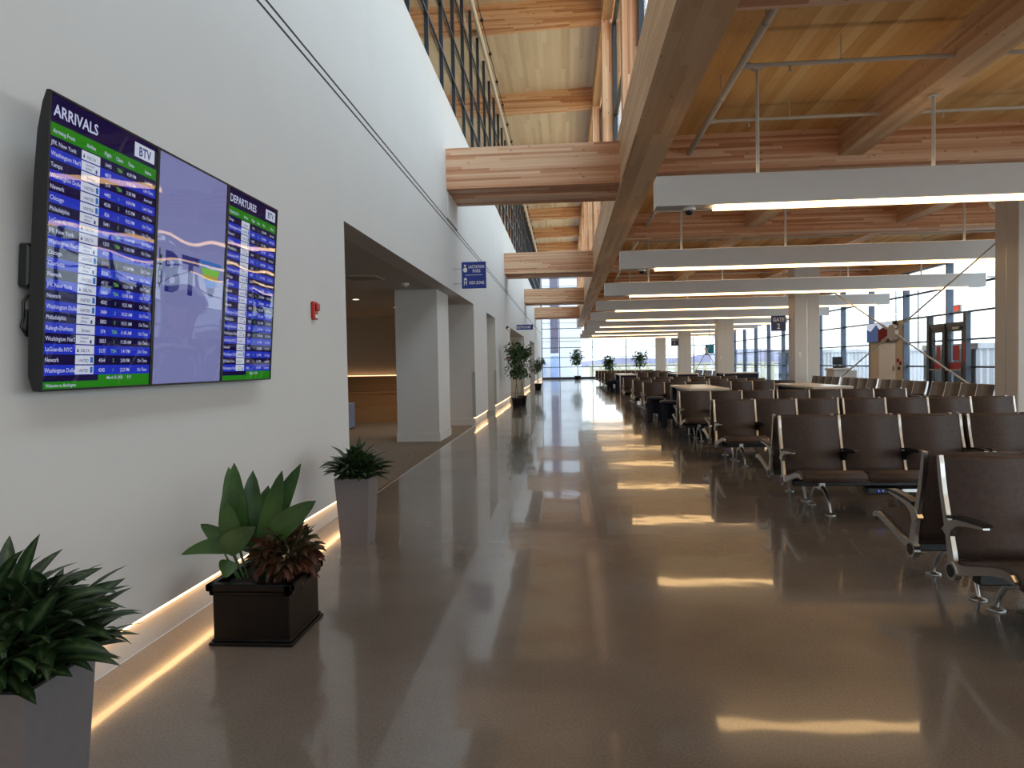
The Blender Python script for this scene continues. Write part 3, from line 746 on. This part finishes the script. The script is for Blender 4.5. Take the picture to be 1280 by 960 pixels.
MB().cham(-.03, .03, -.2, .2, 0, .24, .006).build('housing', M['white'], ex)
tx = text_mesh([('EXIT', 0, .05, .19, 'CENTER', .8, .004)], 'lettering', M['exit'], ex, 0); tx.rotation_euler = (PI/2, 0, -PI/2); tx.location = (-.033, 0, 0)

# wall screen over the boarding door
ws = thing('wall_screen', 'flat wall screen with blue and rust picture above the white door', 'screen', (XG-.2, 28.85, 2.13))
MB().cham(-.10, 0, -1.2, 1.2, 0, .80, .01).build('casing', M['dark'], ws)
s = MB()
s.add([(-.103,1.18,.02),(-.103,.12,.02),(-.103,.12,.78),(-.103,1.18,.78)], [(0,1,2,3)], 0)
s.add([(-.103,.12,.02),(-.103,-1.1,.02),(-.103,-1.1,.78),(-.103,.12,.78)], [(0,1,2,3)], 1)
s.add([(-.105,1.18,.55),(-.105,.8,.45),(-.105,.3,.72),(-.105,.0,.5),(-.105,-.4,.6),(-.105,-.8,.5),(-.105,-1.1,.62),(-.105,-1.1,.78),(-.105,1.18,.78)], [tuple(range(9))], 2)
s.build('picture', [M['s_art_blue'], M['s_art_red'], M['s_white']], ws)
# hanging gate monitor far down
gm = thing('hanging_monitor', 'dark teal monitor hanging between the far columns', 'monitor', at(887, 436, 45))
MB().cham(-.28, .28, -.03, .03, -.30, .28, .01).build('casing', M['dark'], gm)
MB().box(-.25, .25, -.034, -.031, -.26, .25).build('screen', M['s_teal'], gm)
zt = ZD - gm.location.z
MB().tube([(0,0,.28),(0,0,zt)], .025, 8).build('pole', M['pipe'], gm)

# ------------------------------------------------------------------ alcove contents
for i in range(3):
    y0 = 17.45 + .55*i; z1 = .40*(i+1)
    o = thing('bench_tier', ['lowest wooden seating tier at the back of the alcove', 'middle wooden seating tier at the back of the alcove', 'top wooden seating tier at the back of the alcove'][i], 'bench', (-6.0, y0, 0), 0, 'wooden seating tiers')
    MB().box(-2.95, 2.9, .02 if i else 0, .545, 0 if i == 0 else .001, z1-.06).build('riser', M['tier'], o)
    MB().box(-2.95, 2.9, -.0, .545, z1-.055, z1).build('seat_board', M['tier'], o)
    MB().box(-2.95, 2.9, .025, .5, z1-.0615, z1-.0545).build('shadow_gap', M['groove'], o)
o = MB().box(-8.9, -3.1, 19.50, 19.54, 1.205, 1.225).build('led_strip', M['led_dim']); tag(o, 'warm light strip along the back of the top wooden tier', 'light strip')
cb = thing('storage_cabinet', 'pale blue white cabinet half hidden behind the alcove opening edge', 'cabinet', (-5.2, 15.7, 0))
MB().cham(-.5, .08, -.25, .25, .02, .62, .015).build('body', M['ext_blue'], cb)
MB().box(-.5, -.14, .06, .25, .62, 1.45).build('back_panel', M['ext_blue'], cb)
MB().box(-.45, .03, -.24, .24, 0, .02).build('plinth', M['dark'], cb)
for i, (x, y) in enumerate(((-4.55, 14.4), (-4.2, 16.6))):
    c = thing('downlight', ['round recessed light in the alcove ceiling, the brighter front one', 'round recessed light in the alcove ceiling, behind the other'][i], 'downlight', (x, y, ZO), 0, 'alcove downlights')
    MB().lathe([(.10,-.001),(.10,-.010),(.07,-.012),(.07,-.004)], 20).build('trim_ring', M['white'], c)
    MB().lathe([(.07,-.005),(0,-.005)], 20, smooth=False).build('lens', M['can'], c)
    sl = bpy.data.lights.new('downlight_beam', 'SPOT'); sl.energy = 32; sl.color = (1,.8,.55); sl.spot_size = 2.2; sl.spot_blend = .6; sl.shadow_soft_size = .07
    lo_ = bpy.data.objects.new('downlight_beam', sl); C.objects.link(lo_); lo_.location = (x, y, ZO-.03); lo_.parent = None
for i, (x, y) in enumerate(((-3.3, 8.6), (-3.35, 11.0))):
    v = thing('ceiling_vent', ['square air vent in the alcove ceiling, closer one', 'square air vent in the alcove ceiling, nearer the pillar'][i], 'vent', (x, y, ZO), 0, 'alcove ceiling vents')
    MB().box(-.3, .3, -.3, -.26, -.012, -.001).box(-.3, .3, .26, .3, -.012, -.001).box(-.3, -.26, -.26, .26, -.012, -.001).box(.26, .3, -.26, .26, -.012, -.001).build('frame', M['soffit'], v)
    g = MB()
    for k in range(9): g.box(-.26, .26, -.25+.056*k, -.23+.056*k, -.01, -.001)
    g.build('grille', M['steel'], v)

# ------------------------------------------------------------------ beam seating
PITCH = .582
def unit_proto(nseat, pad):
    t = thing('beam_seating', '', 'seating')
    L_ = nseat*PITCH
    post = [(-.082,.905,.026),(-.088,.86,.034),(-.100,.78,.037),(-.122,.68,.039),(-.152,.57,.043),(-.182,.47,.048),(-.205,.38,.058),(-.218,.30,.072),(-.220,.255,.07)]
    arm = [(-.205,.285,.075),(-.27,.292,.058),(-.36,.312,.048),(-.47,.345,.044),(-.58,.376,.042),(-.67,.392,.040),(-.72,.388,.034),(-.75,.372,.022)]
    for i in range(nseat+1):
        x = i*PITCH
        f = MB(); ribbon(f, post, x-.0125, x+.0125); ribbon(f, arm, x-.012, x+.012)
        f.tube([(x-.019,-.222,.272),(x+.019,-.222,.272)], .052, 18)
        fo = f.build('side_frame', M['alu'], t)
        c = MB()
        c.tube([(x-.022,-.222,.272),(x+.022,-.222,.272)], .036, 16)
        c.build('pivot_cap', M['dark'], fo)
        end = i in (0, nseat)
        br = [(-.165,.465,.085),(-.205,.525,.06),(-.27,.553,.036),(-.36,.566,.024),(-.47,.576,.016),(-.515,.578,.010)]
        a = MB(); ribbon(a, br, x-.017, x+.017)
        ao = a.build('armrest', M['alu'] if end else M['dark'], t, 'silver armrest' if end else 'black armrest')
        ribbon(MB(), [(-.19,.572,.014),(-.28,.585,.020),(-.40,.594,.020),(-.50,.596,.014),(-.53,.592,.008)], x-.026, x+.026).build('arm_pad', M['dark'], ao)
    for i in range(nseat):
        x0, x1 = i*PITCH+.018, (i+1)*PITCH-.018
        bk = [(-.080,.898,.012),(-.086,.880,.034),(-.100,.79,.036),(-.122,.68,.036),(-.150,.575,.036),(-.178,.475,.036),(-.205,.395,.034),(-.222,.335,.028)]
        b_ = MB()
        ribbon(b_, bk, x0, x1, smooth=True); b_.build('backrest', M[pad], t)
        se = [(-.222,.318,.030),(-.28,.318,.046),(-.37,.335,.052),(-.48,.366,.058),(-.59,.394,.064),(-.68,.404,.068),(-.735,.393,.066),(-.765,.368,.052),(-.772,.338,.02)]
        s = MB(); ribbon(s, se, x0, x1, smooth=True); s.build('seat', M[pad], t)
    MB().cham(.05, L_-.05, -.37, -.30, .235, .295, .008).build('beam', M['dark'], t)
    for x in (.31, L_-.31):
        MB().cham(x-.03, x+.03, -.39, -.28, .20, .30, .008).build('clamp', M['alu'], t)
        for sg in (-1, 1):
            pts = [(x, -.335, .235), (x, -.335+sg*.09, .215), (x, -.335+sg*.17, .165), (x, -.335+sg*.225, .09), (x, -.335+sg*.25, .022)]
            lg_ = MB().tube(pts, [.026,.024,.020,.016,.013], 10, flat=.8).build('leg', M['alu'], t)
            MB().lathe([(0,.024),(.016,.022),(.02,.014),(.046,.010),(.048,0),(0,0)], 18, (x, -.335+sg*.25, 0)).build('foot', M['alu'], lg_)
    pb = MB().cham(.72, 1.02, -.42, -.30, .165, .232, .01).build('power_box', M['dark'], t)
    MB().box(.82, .825, -.4215, -.419, .19, .205).box(.86, .865, -.4215, -.419, .19, .205).build('pilot_light', M['bluedot'], pb)
    MB().cham(1.03, 1.32, -.43, -.30, .18, .225, .008).build('cable_tray', M['alu'], t)
    return t
P3 = unit_proto(3, 'leather'); P4 = unit_proto(4, 'leather'); P4T = unit_proto(4, 'taupe')
used = {}
def put(proto, loc, rz, label, group):
    key = proto.name
    if key not in used:
        used[key] = 1; proto.location = loc; proto.rotation_euler = (0,0,rz); proto['label'] = label; proto['group'] = group; return proto
    return dup(proto, loc, rz, label, group)
rows = [4.15, 7.10, 10.12, 13.14, 19.15, 22.0, 25.6, 38.1, 41.3, 45.0, 49.2]
XA, XB = 2.155, 3.975
for i, yc in enumerate(rows):
    g = 'seating rows across the hall'
    rn = ordn[i] + ' row'
    put(P3, (XA, yc, 0), 0, 'black three-seat unit facing the entrance, walkway end of the %s' % rn, g)
    put(P3, (XA+3*PITCH, yc, 0), PI, 'black three-seat unit facing the end glass, walkway end of the %s' % rn, g)
    if i == 0: continue
    put(P4, (XB, yc, 0), 0, 'black four-seat unit facing the entrance, window end of the %s' % rn, g)
    put(P4, (XB+4*PITCH, yc, 0), PI, 'black four-seat unit facing the end glass, window end of the %s' % rn, g)
for i, ye in enumerate((16.5, 19.05, 21.6, 24.15)):
    put(P4T, (8.62+.04, ye, 0), -PI/2, 'brown four-seat unit with its back to the windows, %s between the two big columns' % ordn[i], 'seats along the window side')
for i, ye in enumerate((40.2, 42.9, 45.6)):
    put(P4T, (8.7, ye, 0), -PI/2, 'distant brown four-seat unit along the far windows, %s of its line' % ordn[i], 'seats along the window side')

# high tables with stools
def table(label, x0, x1, y0, y1):
    t = thing('high_table', label, 'table', ((x0+x1)/2, (y0+y1)/2, 0), 0, 'white topped high tables')
    w, l = (x1-x0)/2, (y1-y0)/2
    MB().cham(-w, w, -l, l, .865, .915, .006).build('table_top', M['laminate'], t)
    for sy in (-1, 1):
        y = sy*(l-.09)
        MB().box(-w+.03, w-.03, y-.025, y+.025, .0, .865).build('end_panel', M['navy'], t)
        for sx in (-1, 1):
            MB().box(sx*(w-.015)-.02, sx*(w-.015)+.02, y-.03, y+.03, 0, .864).build('leg', M['alu'], t)
    MB().box(-w+.1, w-.1, -l+.12, l-.12, .80, .86).build('power_rail', M['dark'], t)
    return t
table('white topped high table beside the navy stools, close to the walkway', 2.5, 3.32, 13.98, 16.45)
table('white topped high table behind the fourth row, toward the windows', 4.95, 5.75, 13.98, 16.4)
table('distant white topped high table close to the walkway', 2.5, 3.3, 31.5, 34.6)
table('distant white topped high table in the middle of the seating', 5.1, 6.1, 31.5, 34.6)
table('distant white topped high table near the second column', 7.3, 8.9, 31.8, 33.6)
def stool(x, y, label):
    t = thing('stool', label, 'stool', (x, y, 0), 0, 'navy stools at the high tables')
    for a in range(4):
        sx, sy = (-1,1)[a%2], (-1,1)[a//2]
        MB().cham(sx*.13-.05, sx*.13+.05, sy*.13-.05, sy*.13+.05, 0, .54, .02).build('leg', M['navy'], t)
    MB().cham(-.10, .10, -.10, .10, .2, .5399, .02).build('core', M['navy'], t)
    MB().cham(-.205, .205, -.205, .205, .54, .61, .025).build('cushion', M['navy_top'], t)
    return t
stool(2.30, 15.2, 'navy square stool at the white high table, front one')
stool(2.20, 16.9, 'navy square stool at the white high table, back one')
s3 = stool(2.35, 33.4, 'distant navy stool with a small white tag')
MB().box(-.05, .05, -.2, -.19, .22, .42).build('tag', M['white'], s3)
stool(2.3, 34.9, 'distant navy stool behind the tagged one')
# gate desk behind the second column
gd = thing('gate_desk', 'grey gate counter with a monitor behind the GATE 2 column', 'desk', (11.3, 28.4, 0))
MB().cham(-.55, .35, -.4, .4, 0, 1.0, .02).build('counter', M['column'], gd)
MB().cham(-.6, .1, -.45, .45, 1.0, 1.09, .015).build('worktop', M['column'], gd)
MB().cham(-.45, -.05, -.02, .02, 1.22, 1.55, .01).tube([(-.25,.02,1.09),(-.25,.03,1.3)], .03, 8).build('monitor', M['dark'], gd)
MB().cham(-.5, -.1, -.3, -.12, 1.09, 1.18, .02).build('printer', M['dark'], gd)
# seat height post by the far table
# ------------------------------------------------------------------ plants
def leaf(mb, base, d, length, width, droop, n=7, fold=.25, roll=0, prof='lance', mi=0, face=None):
    d = Vector(d).normalized(); p = Vector(base); up = Vector((0,0,1))
    side = d.cross(Vector(face) if face else up)
    if side.length < .05: side = Vector((1,0,0)).cross(d)
    side.normalize()
    side = Matrix.Rotation(roll, 3, d) @ side
    vs = []; uvs = []; st = length/n
    for i in range(n+1):
        f = i/n
        w = width*.5*( (math.sin(PI*min(1,f**.75))**.85) if prof == 'lance' else (math.sin(PI*min(1,f**.62))**.65) )
        if i == 0: w = width*.06
        if i == n: w = width*.01
        nrm = side.cross(d).normalized()
        vs += [p - side*w + nrm*w*fold, p.copy(), p + side*w + nrm*w*fold]
        p = p + d*st
        d = (d + Vector((0,0,-1))*droop/n).normalized()
    fs = []; uv = []
    for i in range(n):
        a = i*3; f0, f1 = i/n, (i+1)/n
        fs += [(a,a+1,a+4,a+3),(a+1,a+2,a+5,a+4)]
        uv += [[(-1,f0),(0,f0),(0,f1),(-1,f1)], [(0,f0),(1,f0),(1,f1),(0,f1)]]
    mb.add(vs, fs, mi, True, uv)
def aglaonema(t, z, rad, hgt, nstem, seed, ll):
    r = random.Random(seed); mb = MB(); stm = MB()
    for i in range(nstem):
        ph = 2*PI*(i*.618) + r.uniform(-.3,.3); q = ((i+.5)/nstem)**.6
        tip = Vector((rad*q*math.cos(ph), rad*q*math.sin(ph), z + hgt*(1.0-.72*q*q)*r.uniform(.85,1.1)))
        b_ = Vector((.09*q*math.cos(ph), .09*q*math.sin(ph), z-.03))
        mid = (b_+tip)/2 + Vector((0,0,.03))
        stm.tube([b_, mid, tip], [.007,.006,.004], 5)
        lean = (tip-b_).normalized()
        for k in range(9):
            f = .35 + .65*(k/8)
            p = b_.lerp(mid, f*2) if f < .5 else mid.lerp(tip, f*2-1)
            a = k*2.4 + r.uniform(-.4,.4)
            out = Vector((math.cos(a), math.sin(a), 0))*.9 + Vector((math.cos(ph), math.sin(ph), 0))*(.25+.9*q)
            el = r.uniform(.1,.75) + .75*(k/8)*(1-q)
            d = out.normalized() + Vector((0,0,math.tan(min(el,1.35))))
            leaf(mb, p, d, ll*r.uniform(.75,1.15)*(1-.25*(k/8)*(1-q)), ll*r.uniform(.23,.31), r.uniform(.35,1.2), 7, .2, r.uniform(-.5,.5))
    mb.build('foliage', M['aglao'], t); stm.build('stems', M['broad'], t)
def square_planter(label, x, y, seed, rad, hgt, count, ll):
    t = thing('potted_plant', label, 'potted plant', (x, y, 0), 0, 'square grey tapered planters')
    a, b_, h = .146, .112, .555
    p = MB(); i_ = .018
    def ring(r_, z): return [(-r_,-r_,z),(r_,-r_,z),(r_,r_,z),(-r_,r_,z)]
    vs = ring(b_, 0) + ring(a, h) + ring(a-i_, h) + ring(a-i_-.005, h-.06)
    fs = [(3,2,1,0)]
    for l in range(3):
        for k in range(4): fs.append((l*4+k, l*4+(k+1)%4, (l+1)*4+(k+1)%4, (l+1)*4+k))
    p.add(vs, fs); p.build('planter', M['pot_grey'], t)
    q = a-i_-.004; MB().add([(-q,-q,h-.045),(q,-q,h-.045),(q,q,h-.045),(-q,q,h-.045)], [(0,1,2,3)]).build('soil', M['soil'], t)
    aglaonema(t, h-.04, rad, hgt, count, seed, ll)
    return t
square_planter('variegated bushy plant in a tall grey planter in the front corner by the wall', -1.70, 1.92, 3, .18, .30, 28, .215)
square_planter('variegated bushy plant in a tall grey planter beside the alcove opening', -1.775, 5.53, 5, .19, .25, 28, .18)
# black box planter with broad leaves and a croton
bx = thing('potted_plant', 'black moulded box planter with tall broad leaves and a red brown bush', 'potted plant', (-1.693, 3.63, 0))
b_ = MB(); hw = .210
def sq(mb, r_, z0, z1, c=.006): mb.cham(-r_, r_, -r_, r_, z0, z1, c)
sq(b_, hw, .012, .285, .004); sq(b_, hw+.022, 0, .020); sq(b_, hw+.010, .020, .036)
b_.build('planter', M['pot_black'], bx)
rm = MB()
for z0, z1, o_ in ((.27,.295,.014),(.295,.335,.026)):
    for s_ in (-1, 1):
        rm.cham(-hw-o_, hw+o_, s_*(hw-.0)-.022, s_*(hw)+.022 if False else s_*hw+.022, z0, z1, .006) if False else None
        y0, y1 = sorted((s_*(hw+o_), s_*(hw-.02)))
        rm.cham(-hw-o_, hw+o_, y0, y1, z0, z1, .006); rm.cham(y0, y1, -hw-o_, hw+o_, z0, z1, .006)
rm.build('rim', M['pot_black'], bx)
MB().box(-hw+.02, hw-.02, -hw+.02, hw-.02, .284, .30).build('soil', M['soil'], bx)
bl = MB(); r = random.Random(11); org = Vector((-1.693, 3.63, 0))
spec = [((292,690),(293,583),26,0,.0),((300,690),(286,588),24,.03,.1),((318,700),(374,584),22,.02,.3),((330,690),(352,592),20,-.05,.2),((312,690),(316,592),24,.08,.1),
        ((340,672),(393,628),22,-.1,.3),((338,676),(350,605),20,.1,.2),((300,685),(228,696),17,-.06,.7),((290,690),(252,656),17,.06,.5),((280,690),(318,660),22,-.12,.4),
        ((286,700),(282,722),16,-.1,.6),((325,690),(335,610),26,.14,.1),((292,680),(285,630),22,-.05,.1),((325,700),(345,640),26,.0,.2),((310,690),(300,620),24,.12,.1),((345,690),(380,650),18,.12,.5)]
for (bp, tp, wd, dy, dr_) in spec:
    yy = 3.62
    B = at(bp[0], min(bp[1], 715), yy+dy*.4) - org; T = at(tp[0], tp[1], yy+dy) - org
    B.z = max(B.z, .31)
    v = T - B; ln = v.length
    d0 = v.normalized() + Vector((0,0,dr_*.5))
    leaf(bl, B, d0, ln*1.04, wd*3.75/840*1.35, dr_, 9, .22, r.uniform(-.45,.45), 'broad', 0, (.25,-.85,.5))
bl.build('broad_leaves', M['broad'], bx)
sm = MB()
for (bp, tp, wd, dy, dr_) in spec[:12]:
    B = at(bp[0], min(bp[1], 715), 3.62+dy*.4) - org; B.z = max(B.z, .31)
    sm.tube([(B.x*.6-.02, B.y*.6, .29), tuple(B)], [.007,.005], 6)
sm.build('stems', M['broad'], bx)
cr = MB()
for i in range(420):
    u = Vector((r.gauss(0,1), r.gauss(0,1), r.gauss(0,1))).normalized()
    k = r.random()**.45
    c0 = Vector((.115, .0, .435)) + Vector((u.x*.15*k, u.y*.15*k, u.z*.13*k))
    d = u + Vector((r.uniform(-.6,.6), r.uniform(-.6,.6), r.uniform(-.1,.7)))
    leaf(cr, c0, d, r.uniform(.06,.115), r.uniform(.026,.042), r.uniform(.5,1.8), 5, .35, r.uniform(-1.2,1.2))
for a in range(5):
    cr.tube([(.09+.02*math.cos(a*1.3), .02*math.sin(a*1.3), .29), (.10+.07*math.cos(a*1.3), .07*math.sin(a*1.3), .42)], [.006,.004], 5)
cr.build('croton_leaves', M['croton'], bx, 'red brown croton leaves')

def ficus(label, x, y, htop, zlow, rad, seed, pr=.17, nleaf=620, stems=3, big=1.0):
    t = thing('potted_tree', label, 'potted tree', (x, y, 0), 0, 'potted trees along the hall')
    r = random.Random(seed)
    MB().lathe([(0,.0),(pr*.78,0),(pr*.98,.30),(pr*1.04,.30),(pr*1.04,.34),(pr*.95,.34),(pr*.93,.30)], 20).build('pot', M['pot_plain'], t)
    MB().lathe([(pr*.93,.305),(0,.315)], 16, smooth=False).build('soil', M['soil'], t)
    zc = (htop+zlow)/2; hh = (htop-zlow)/2
    for s in range(stems):
        a = 2*PI*s/stems
        pts = [(.05*math.cos(a), .05*math.sin(a), .30), (.035*math.cos(a+1), .035*math.sin(a+1), zlow*.7), (.06*math.cos(a+2), .06*math.sin(a+2), zlow+.1), (.12*math.cos(a+2.4)*rad*3, .12*math.sin(a+2.4)*rad*3, zc+hh*.5)]
        MB().tube(pts, [.016*big,.014*big,.012*big,.006*big], 7).build('trunk', M['bark'], t)
    mb = MB()
    blobs = [(Vector((r.uniform(-.45,.45)*rad, r.uniform(-.45,.45)*rad, zc+r.uniform(-.62,.62)*hh)), rad*r.uniform(.45,.75)) for _ in range(9)]
    for i in range(nleaf):
        c, br = r.choice(blobs)
        d = Vector((r.gauss(0,1), r.gauss(0,1), r.gauss(0,.9))).normalized()
        p = c + d*br*(r.random()**.4)
        p.z = min(max(p.z, zlow), htop)
        leaf(mb, p, d + Vector((0,0,-.3)), r.uniform(.08,.13)*big, r.uniform(.04,.06)*big, .8, 3, .2, r.uniform(-1,1))
    mb.build('crown', M['ficus'], t)
    return t
ficus('leafy potted tree in front of the doorway, front of the pair', -1.68, 22.75, 2.25, .95, .37, 21, .175, 900, 2)
ficus('leafy potted tree close behind another by the doorway', -1.58, 24.1, 2.2, 1.0, .36, 22, .17, 800, 2)
ficus('smaller potted tree farther along the wall by the last doorway', -1.62, 38.9, 2.0, .72, .42, 23, .22, 700, 2)
ficus('potted tree standing alone before the end glass', 1.05, 61.0, 2.6, 1.45, .62, 24, .30,600, 1, 1.9)
ficus('potted tree before the end glass behind the seats, the lighter one', 3.85, 60.5, 2.1, .9, .55, 25, .30,600, 1, 1.9)
ficus('potted tree before the end glass nearer the columns', 6.6, 60.5, 2.55, 1.0, .62, 26, .30,600, 1, 1.9)

# ------------------------------------------------------------------ outside
struct(MB().box(-60, 400, -40, 1500, -4.4, -4.2), 'ground_apron', M['ext_grey'], 'pale concrete apron outside', 'ground')
bg_ = thing('terminal_building', 'pale building with a dark glazed strip beyond the end glass', 'building', (0, 96, -4.2))
MB().box(-26, 2.2, 0, 26, 0, 24).build('wall', M['ext_white'], bg_)
MB().box(-2.1, -1.0, -.12, .05, 7.2, 23).build('window', M['ext_glass'], bg_)
MB().box(-2.1, -1.0, -.12, .05, 2.5, 6.8).build('window', M['ext_blue'], bg_)
for z in (8.8, 11.4, 14, 16.6, 19.2): MB().box(-26, 2.25, -.05, .02, z, z+.08).build('panel_joint', M['ext_grey'], bg_)
MB().box(-8, -3.0, -3, -.05, 0, 6.2).build('annexe', M['ext_blue'], bg_)
hl = MB(); pts = []
r = random.Random(4)
hv = []; nn = 60
for i in range(nn+1):
    X = -300 + 1500*i/nn; z = 9 + 5*math.sin(i*.35) + 3*math.sin(i*.9+1) + r.uniform(-.8,.8)
    hv += [(X, 900, -5), (X, 930, z), (X, 1050, z*.8), (X, 1100, -5)]
hl.add(hv, [(a*4+k, (a+1)*4+k, (a+1)*4+k+1, a*4+k+1) for a in range(nn) for k in range(3)], 0, True)
struct(hl, 'hills', M['hill'], 'low mauve hills on the horizon', 'hills')
fn = thing('fence', 'pale yellow barrier posts on the apron beyond the end glass', 'fence', (0, 84, -4.2))
MB().box(3, 30, -.04, .04, 4.7, 4.85).box(3, 30, -.04, .04, 5.3, 5.45).build('rail', M['yellow'], fn)
for k in range(24): MB().box(3+1.15*k, 3.35+1.15*k, -.1, .1, 0, 5.5).build('post', M['yellow'], fn)
def jet_bridge(label, x0, y0, ln, zb, rot):
    t = thing('jet_bridge', label, 'jet bridge', (x0, y0, zb), rot, 'boarding bridges outside the windows')
    b_ = MB().box(0, ln, -1.5, 1.5, 0, .25).box(0, ln, -1.55, 1.55, 2.75, 2.95)
    b_.build('deck_and_roof', M['ext_white'], t)
    c = MB()
    nrib = int(ln/.25)
    for sgn in (-1, 1):
        vs = []
        for k in range(nrib*2+1):
            x = ln*k/(nrib*2); o_ = sgn*(1.45 + (.05 if (k//1) % 2 else 0)); vs += [(x, o_, .25), (x, o_, 2.75)]
        c.add(vs, [(2*k, 2*k+2, 2*k+3, 2*k+1) for k in range(nrib*2)])
    c.build('corrugated_side', M['ext_white'], t)
    MB().box(ln-.05, ln, -1.45, 1.45, .25, 2.75).build('end_panel', M['ext_blue'], t)
    for x in (ln*.35, ln*.9):
        MB().box(x-.4, x+.4, -1.2, 1.2, -.35, 0).tube([(x,-.9,-.3),(x,-.9,-4.2-zb)], .18, 10).tube([(x,.9,-.3),(x,.9,-4.2-zb)], .18, 10).build('support', M['ext_blue'], t)
    return t
jet_bridge('pale corrugated boarding bridge beyond the exit doors', 14.6, 27.0, 22, -1.0, .12)
jet_bridge('pale corrugated boarding bridge beyond the GATE 2 column', 14.4, 45.0, 22, -.9, .1)
jet_bridge('pale corrugated boarding bridge behind the clad column by the doors', 16.0, 17.5, 20, -1.6, .35)
for i, (x, y, h_) in enumerate(((26, 52, 7.5), (31, 66, 9), (40, 66, 9))):
    p = thing('light_mast', ['thin light mast outside, closest to the windows', 'thin light mast outside beyond the boarding bridges', 'thin light mast outside, most distant'][i], 'mast', (x, y, -4.2))
    MB().tube([(0,0,0),(0,0,h_+4)], [.12,.06], 8).build('pole', M['ext_grey'], p)
    MB().box(-.8, .8, -.15, .15, h_+3.9, h_+4.1).build('lamp_head', M['ext_grey'], p)

# ------------------------------------------------------------------ daylight portals (no light of their own: they guide sampling of the sky)
def portal(loc, rot, sx, sy):
    l = bpy.data.lights.new('sky_portal', 'AREA'); l.shape = 'RECTANGLE'; l.size = sx; l.size_y = sy; l.cycles.is_portal = True
    o = bpy.data.objects.new('sky_portal', l); C.objects.link(o); o.location = loc; o.rotation_euler = rot
portal((XG+.3, (YB+YE)/2, 2.4), (0, PI/2, 0), 4.8, YE-YB)
portal((1.6, (YB+YE)/2, 8.2), (0, PI/2, 0), 4.7, YE-YB)
portal((7.25, YB-.3, 2.4), (PI/2, 0, 0), 11.9, 4.6)
portal(((XW+XG)/2, YE+.3, 2.4), (-PI/2, 0, 0), XG-XW, 4.8)
portal((-.6, YE+.3, 7.6), (-PI/2, 0, 0), 3.6, 5.8)

sc = bpy.context.scene
sc.view_settings.view_transform = 'Standard'; sc.view_settings.look = 'None'; sc.view_settings.gamma = 1.0
sc.view_settings.use_curve_mapping = False
sc.view_settings.exposure = 0.78
cy = sc.cycles
cy.max_bounces = 10; cy.diffuse_bounces = 7; cy.glossy_bounces = 5; cy.transparent_max_bounces = 16
cy.use_denoising = True; cy.sample_clamp_indirect = 6.0
cy.caustics_reflective = False; cy.caustics_refractive = False
